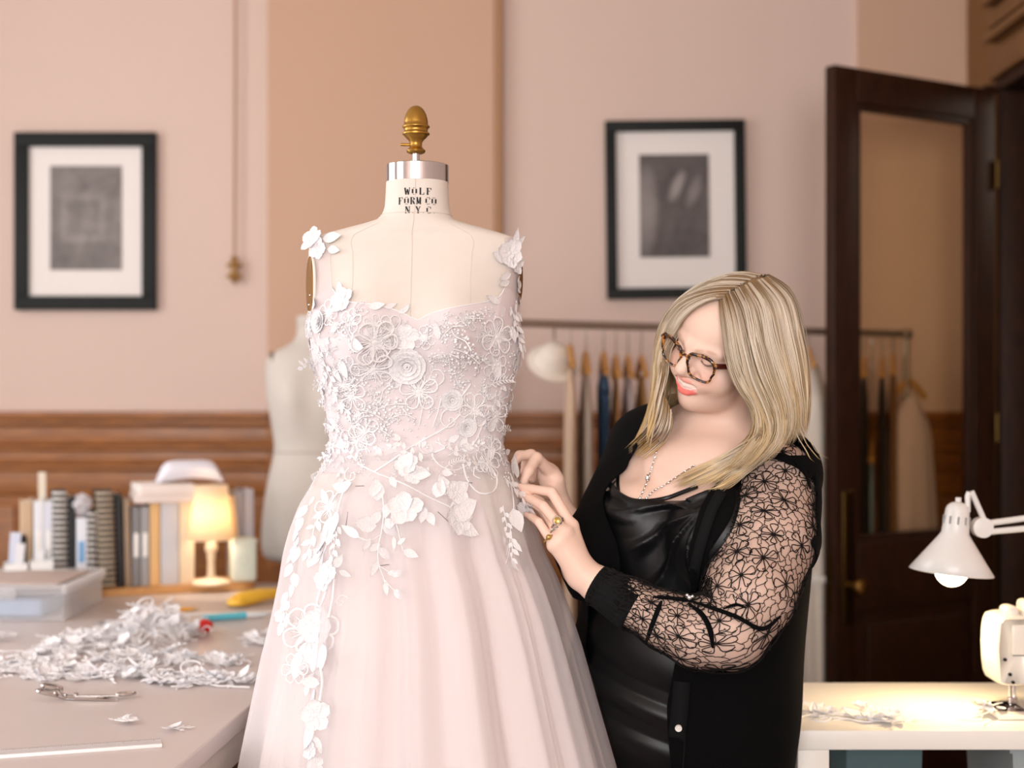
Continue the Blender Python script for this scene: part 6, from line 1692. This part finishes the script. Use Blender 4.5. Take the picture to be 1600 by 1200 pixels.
def garment(px, label, col, halfw, thick, ztop, zbot, flare=1.0, ang=.0, folds=5, shoulders=True, cat='garment', name='hanging_garment', col2=None, sleeve=True, mt_=None):
    u = rail_u(px); c = RA+rd*u; M = Matrix.Rotation(ang, 3, 'Z')
    ax = M@rn; tx = M@rd          # ax: across the shoulders, tx: thickness
    t = thing(name, label, cat, (c.x, c.y, zbot), 'garments hanging on the rail')
    h = MB(); h.tube([c+Vector((0, 0, .016))]+[c+Vector((0, 0, -.002))+ax*(.017*math.sin(a))+Vector((0, 0, .018*math.cos(a))) for a in np.linspace(.3, 4.2, 10)]+[Vector((c.x, c.y, ztop+.045))], .0025, 6); hk = h.build('hook', m_hook, t)
    MB().tube(catmull([Vector((c.x, c.y, ztop-.012))-ax*halfw*.93, Vector((c.x, c.y, ztop+.028))-ax*halfw*.4, Vector((c.x, c.y, ztop+.045)), Vector((c.x, c.y, ztop+.028))+ax*halfw*.4, Vector((c.x, c.y, ztop-.012))+ax*halfw*.93], 5), .010, 8, flat=1.4).build('hanger', m_hang, t)
    m = mt_ or mat('cloth_'+str(len(bpy.data.materials)), col, .85, var=.08, vscale=15, col2=col2, bump=.1, bscale=300)
    rows = []; N_ = 40; nz = 16
    for j in range(nz+1):
        f = j/nz; z = ztop+.010-(ztop+.01-zbot)*f**1.15
        wv = halfw*(min(1, .30+5.5*f) if f < .13 else 1)*(1+(flare-1)*f); tv = thick*(.35+.65*min(1, f*5))*(1+(flare-1)*f*.6)
        row = []
        for i in range(N_):
            a = 2*PI*i/N_; fl_ = 1+.10*f*math.sin(folds*2*a+px)+.05*math.sin(folds*a*3+f*2)*f
            row.append(Vector((c.x, c.y, z-.035*abs(math.cos(a))*(1 if f < .2 else 0)))+ax*(wv*math.cos(a)*fl_)+tx*(tv*math.sin(a)*fl_))
        rows.append(row)
    MB().grid(rows, closed=True).build('cloth', m, t, angle=0)
    if sleeve:
        for sg in (-1, 1):
            s0 = Vector((c.x, c.y, ztop-.05))+ax*sg*halfw*.95
            MB().tube([s0, s0+ax*sg*.03-Vector((0, 0, .12)), s0+ax*sg*.045-Vector((0, 0, .32)), s0+ax*sg*.03-Vector((0, 0, .52))], [.05, .055, .048, .042], 12, flat=.7).build('sleeve', m, t)
    return t
garment(891, 'tan cotton coat hanging leftmost on the rail', (204, 178, 154), .19, .019, 1.52, .55, 1.1, ang=-.50, sleeve=False)
garment(915, 'grey-beige gown hanging second from the left on the rail', (186, 176, 164), .19, .022, 1.50, .35, 1.2, ang=-.50, sleeve=False)
garment(943, 'dark blue bodice hanging between the tan garments', (52, 84, 116), .16, .020, 1.50, 1.13, .7, sleeve=False, ang=-.50)
garment(962, 'golden brown dress hanging right of the blue bodice', (170, 124, 74), .19, .013, 1.49, .6, 1.1, ang=-.52, sleeve=False)
garment(981, 'lilac-grey blouse hanging on a wooden hanger near the woman', (190, 180, 184), .19, .018, 1.49, .8, 1.05, ang=-.52, sleeve=False)
garment(1002, 'ochre gown hanging just left of the woman', (178, 138, 84), .19, .018, 1.49, .5, 1.1, ang=-.5, sleeve=False)
garment(1035, 'pale grey gown hanging half hidden by the hair', (196, 186, 184), .19, .034, 1.50, .4, 1.15, ang=-.5, sleeve=False)
garment(1262, 'long white garment bag hanging between the woman and the door', (226, 218, 206), .24, .085, 1.53, .30, 1.05, ang=-.62, sleeve=False, name='garment_bag')
garment(1350, 'black jacket hanging behind the door glass', (20, 20, 22), .17, .015, 1.50, .85, 1.0, ang=-.75, sleeve=False)
garment(1362, 'pale blue shirt tucked between black clothes behind the glass', (150, 170, 178), .15, .010, 1.2, .80, 1.0, sleeve=False, ang=-.75)
garment(1378, 'black sequinned dress hanging behind the door glass', (46, 38, 28), .17, .016, 1.5, .72, 1.0, ang=-.75, sleeve=False, col2=(24, 22, 20))
garment(1395, 'tan suede jacket hanging second from the right end', (140, 98, 58), .17, .016, 1.51, .78, 1.05, ang=-.75, sleeve=False)
garment(1420, 'blush pink flared gown at the right end of the rail', (214, 188, 178), .085, .055, 1.42, .55, 1.75, sleeve=False, ang=-1.57)
# white hat on the rail's left end
hc = P(866, 560, 4.52); t = thing('white_hat', 'white rounded hat hanging near the left end of the rail', 'hat', hc)
Mh = Matrix.Rotation(.3, 3, 'Y')@Matrix.Rotation(.75, 3, 'X')
MB().lathe([(.062, -.018), (.056, -.010), (.050, .02), (.036, .040), (.012, .048), (.001, .049)], hc, 28, Mh).build('crown', mat('cream_felt', (226, 218, 208), .9), t)
MB().lathe([(.055, -.014), (.084, -.022), (.082, -.027), (.052, -.020)], hc, 32, Mh, cap=False).build('brim', mat('cream_felt_brim', (226, 218, 208), .9), t)
MB().tube([hc+Vector((0, 0, .045)), Vector((hc.x, hc.y, 1.60)), P(866, 507, 4.5)], .003, 6).build('loop', m_hook, t)

# ------------------------------------------------------------------ sewing table, machine, lamp
SZ = .76
m_sw = mat('white_table_top', (238, 234, 226), .35, var=.01)
sa_ = P(1600, 1142, 2.77); tbx0, tbx1, tby0, tby1 = .555, 1.75-.02, 2.77, 3.235
tx_ = thing('sewing_table', 'white sewing table under the bright work lamp', 'table', ((tbx0+tbx1)/2, 3.0, 0))
MB().box(((tbx0+tbx1)/2, (tby0+tby1)/2, SZ-.019), (tbx1-tbx0, tby1-tby0, .038), bev=.002).build('tabletop', m_sw, tx_)
for x in (tbx0+.033, tbx1-.033):
    for y in (tby0+.035, tby1-.035): MB().box((x, y, (SZ-.0385)/2), (.062, .062, SZ-.0385), bev=.002).build('leg', m_sw, tx_)
def cyl(c, r, h, ax='z'):
    M = {'z': Matrix.Identity(3), 'x': Matrix.Rotation(PI/2, 3, 'Y'), 'y': Matrix.Rotation(PI/2, 3, 'X')}[ax]
    return MB().lathe([(r*.9, -h/2), (r, -h/2+r*.1), (r, h/2-r*.1), (r*.9, h/2)], c, 24, M)
# machine
m_mach = mat('cream_machine_enamel', (238, 232, 220), .3, var=.01, coat=.3)
NX, NY = 1.026, 2.935
mc = thing('sewing_machine', 'cream sewing machine standing at the right frame edge on the white table', 'sewing machine', (1.2, NY, SZ))
prof_h = [(-.040, .066), (-.030, .062), (.022, .062), (.034, .078), (.046, .120), (.046, .196), (.038, .206), (-.030, .206), (-.040, .196), (-.045, .14)]
prof_h = [(x, z) for x, z in prof_h]
mb = MB(); 
def prism_y(poly, y0_, y1_, cx, cz, ins=.006):
    n = len(poly); cxp = sum(p[0] for p in poly)/n; czp = sum(p[1] for p in poly)/n; rows = []
    for y, k in ((y0_, .90), (y0_+ins*.5, .97), (y0_+ins, 1), (y1_-ins, 1), (y1_-ins*.5, .97), (y1_, .90)):
        rows.append([Vector((cx+cxp+(p[0]-cxp)*k, y, cz+czp+(p[1]-czp)*k)) for p in poly])
    m_ = MB().grid(rows, closed=True); m_.f.append(tuple(range(n))); m_.f.append(tuple(5*n+i for i in range(n))); return m_
prism_y(prof_h, NY-.055, NY+.055, NX, SZ).build('head', m_mach, mc, subd=1, angle=0)
MB().box((NX+.23, NY+.005, SZ+.178), (.40, .095, .085), bev=.018).build('arm', m_mach, mc)
MB().box((NX+.395, NY+.005, SZ+.11), (.095, .10, .215), bev=.018).build('pillar', m_mach, mc)
MB().box((NX+.20, NY+.01, SZ+.006), (.50, .18, .0105), bev=.003).build('bed', m_mach, mc)
MB().box((NX-.006, NY-.015, SZ+.208), (.030, .05, .030), bev=.011).build('thread_guide_cover', m_mach, mc)
MB().box((NX+.026, NY-.02, SZ+.206), (.026, .05, .060), bev=.011).build('thread_guide_cover', m_mach, mc)
MB().box((NX+.004, NY-.057, SZ+.158), (.040, .012, .062), bev=.004).build('face_cover', m_mach, mc)
MB().box((NX+.033, NY-.058, SZ+.162), (.007, .010, .078), bev=.001).build('take_up_slot', m_iron, mc)
MB().box((NX+.010, NY-.0585, SZ+.128), (.046, .006, .003)).build('seam_gap', m_iron, mc)
cyl((NX+.070, NY-.055, SZ+.120), .016, .026, 'y').build('tension_dial', m_chrome, mc); cyl((NX+.075, NY-.05, SZ+.148), .012, .02, 'y').build('tension_dial', m_iron, mc)
for (x, z) in ((-.028, .118), (-.018, .088), (-.012, .072), (.03, .085)): cyl((NX+x, NY-.056, SZ+z), .0035, .006, 'y').build('screw', m_iron, mc)
MB().tube([(NX+.002, NY, SZ+.07), (NX+.002, NY, SZ+.022)], .0045, 10).build('needle_bar', m_chrome, mc)
MB().tube([(NX+.002, NY, SZ+.03), (NX+.002, NY, SZ+.008)], .001, 6).build('needle', m_chrome, mc)
MB().tube([(NX+.012, NY+.006, SZ+.07), (NX+.012, NY+.006, SZ+.026)], .0035, 8).build('presser_bar', m_chrome, mc)
mb = MB(); mb.box((NX+.006, NY-.002, SZ+.024), (.018, .010, .014), bev=.002); mb.box((NX-.003, NY-.008, SZ+.0135), (.006, .026, .003)); mb.box((NX+.010, NY-.008, SZ+.0135), (.006, .026, .003)); mb.build('presser_foot', m_chrome, mc)
MB().box((NX-.02, NY-.005, SZ+.0117), (.08, .095, .0022), bev=.0005).build('needle_plate', m_chrome, mc)
MB().lathe([(.02, 0), (.042, .005), (.045, .012), (.045, .022), (.03, .03), (.01, .032)], (NX+.445, NY+.005, SZ+.17), 28, Matrix.Rotation(PI/2, 3, 'Y')).build('handwheel', m_mach, mc)
# white lace scraps and thread bits by the machine
TZB = SZ
def PS(px, py): return PT(px, py, SZ)
lace_patch('lace_applique', 'pale lace cut-outs lying flat on the white sewing table', PS(1330, 1118), .20, .12, 34, 21, 0, .0, 'lace applique', None)
lace_patch('lace_applique', 'narrow lace trail reaching to the front edge of the sewing table', PS(1400, 1130), .12, .04, 14, 22, 0, -.1, 'lace applique', None)
lace_patch('lace_scrap', 'small lace piece under the presser foot', PS(1548, 1118)+Vector((0, 0, .0135)), .05, .04, 10, 23, .004, 0, 'lace scrap', None)
# work lamp
m_lw = mat('white_lamp_enamel', (232, 230, 226), .3, var=.01)
LYs = 2.96; ks = LYs/FPX; apex = P(1497, 787, LYs); rimc = P(1486.5, 894, LYs); axd_ = (rimc-apex).normalized()
wl = thing('work_lamp', 'white spring-arm work lamp lit above the sewing table', 'lamp', (1.62, LYs, SZ))
e1_ = axd_.orthogonal().normalized(); Ml = Matrix((e1_, axd_.cross(e1_), axd_)).transposed(); HL = (rimc-apex).length
prof_l = [(.004, -.004), (.014, .0), (.021, .006), (.0235, .014), (.0262, .045), (.0275, .062), (.034, .072), (.060, .108), (HL*.0+.0855, HL)]
MB().lathe(prof_l, apex, 40, Ml, cap=False).build('lamp_shade', m_lw, wl, solid=.0016)
mb = MB()
for i in range(7):
    a = 2*PI*i/14-.2-PI/2; 
for i in range(10):
    a = 2*PI*i/10; q = apex+Ml@Vector((.0262*math.cos(a), .0262*math.sin(a), .034)); mb.tube([q-axd_*.008, q+axd_*.008], .0022, 6)
mb.build('vent_slot', mat('grey_slot', (150, 148, 146), .6), wl)
cyl(apex-axd_*.005, .006, .016).build('switch_knob', m_lw, wl)
bulbm = mat('work_bulb_glow', (255, 246, 226), .4, emit=(255, 222, 168), estr=26)
MB().ball(rimc-axd_*.004, (.034, .034, .034), 20, 12).build('bulb', bulbm, wl)
j1 = P(1514, 770, LYs); j2 = P(1540, 818, LYs)
MB().tube([P(1512, 800, LYs), P(1512, 775, LYs), j1, P(1518, 768, LYs), j2], .0060, 8).build('bracket', m_lw, wl)
MB().lathe([(.010, -.014), (.021, -.012), (.021, .012), (.010, .014)], P(1534, 824, LYs), 24, Matrix.Rotation(PI/2, 3, 'X')).build('pivot', m_lw, wl)
elb = Vector((1.62, LYs, 1.19))
for dz, py in ((.016, 812), (-.016, 836)):
    MB().tube([P(1534, 819 if dz > 0 else 832, LYs), P(1600, py-2 if dz > 0 else 826, LYs), Vector((1.62, LYs, P(1600, py, LYs).z+.0))], .0066, 10).build('arm_rod', m_lw, wl)
zb_ = P(1600, 824, LYs).z
MB().lathe([(.01, -.014), (.03, -.012), (.03, .012), (.01, .014)], (1.62, LYs, zb_), 24, Matrix.Rotation(PI/2, 3, 'X')).build('pivot', m_lw, wl)
MB().tube([(1.62, LYs, zb_), (1.62, LYs, SZ+.05)], .009, 10).build('post', m_lw, wl)
MB().lathe([(.07, 0), (.07, .014), (.05, .03), (.012, .05)], (1.62, LYs, SZ+.0005), 28).build('base', m_lw, wl)
sl = bpy.data.lights.new('work_lamp_light', 'SPOT'); sl.energy = 6.5; sl.color = (1, .72, .36); sl.spot_size = math.radians(140); sl.spot_blend = .6; sl.shadow_soft_size = .03
so = bpy.data.objects.new('work_lamp_light', sl); COL.objects.link(so); so.location = rimc+axd_*.034; so.rotation_euler = axd_.to_track_quat('-Z', 'Y').to_euler()
# things under the sewing table
t = thing('storage_bin', 'translucent grey plastic bin under the sewing table', 'bin', (1.04, 3.0, 0))
def taper(x0, x1, y0, y1, z0, z1, k=.88):
    cx, cy = (x0+x1)/2, (y0+y1)/2; rows = []
    for z, s_ in ((z0, k), (z1, 1.0), (z1, 1.04), (z1+.012, 1.04)):
        rows.append([Vector((cx+(x-cx)*s_, cy+(y-cy)*s_, z)) for x, y in ((x0, y0), (x1, y0), (x1, y1), (x0, y1))])
    m_ = MB().grid(rows, closed=True); m_.f.append((0, 1, 2, 3)); return m_
m_bin = sheer('grey_bin_plastic', (196, 206, 208), .75, .3)
taper(1.0, 1.36, 2.84, 3.14, .30, .70).build('bin_shell', m_bin, t, smooth=False, solid=.003)
MB().box((1.18, 2.99, .15), (.40, .34, .299), bev=.01).build('bin_below', mat('grey_bin_base', (120, 126, 128), .5), t)
MB().box((1.18, 2.99, .62), (.30, .24, .12), bev=.03).build('contents', mat('white_fabric_scraps', (220, 222, 222), .9, bump=.4, bscale=40), t)
o = taper(.70, .86, 2.98, 3.14, 0, .715, .8).build('waste_bin', mat('dark_teal_plastic', (70, 96, 100), .5), None, smooth=False, solid=.004); rezero(o, (.78, 3.06, 0)); tag(o, 'dark teal waste bin beside the sewing table leg', 'bin')
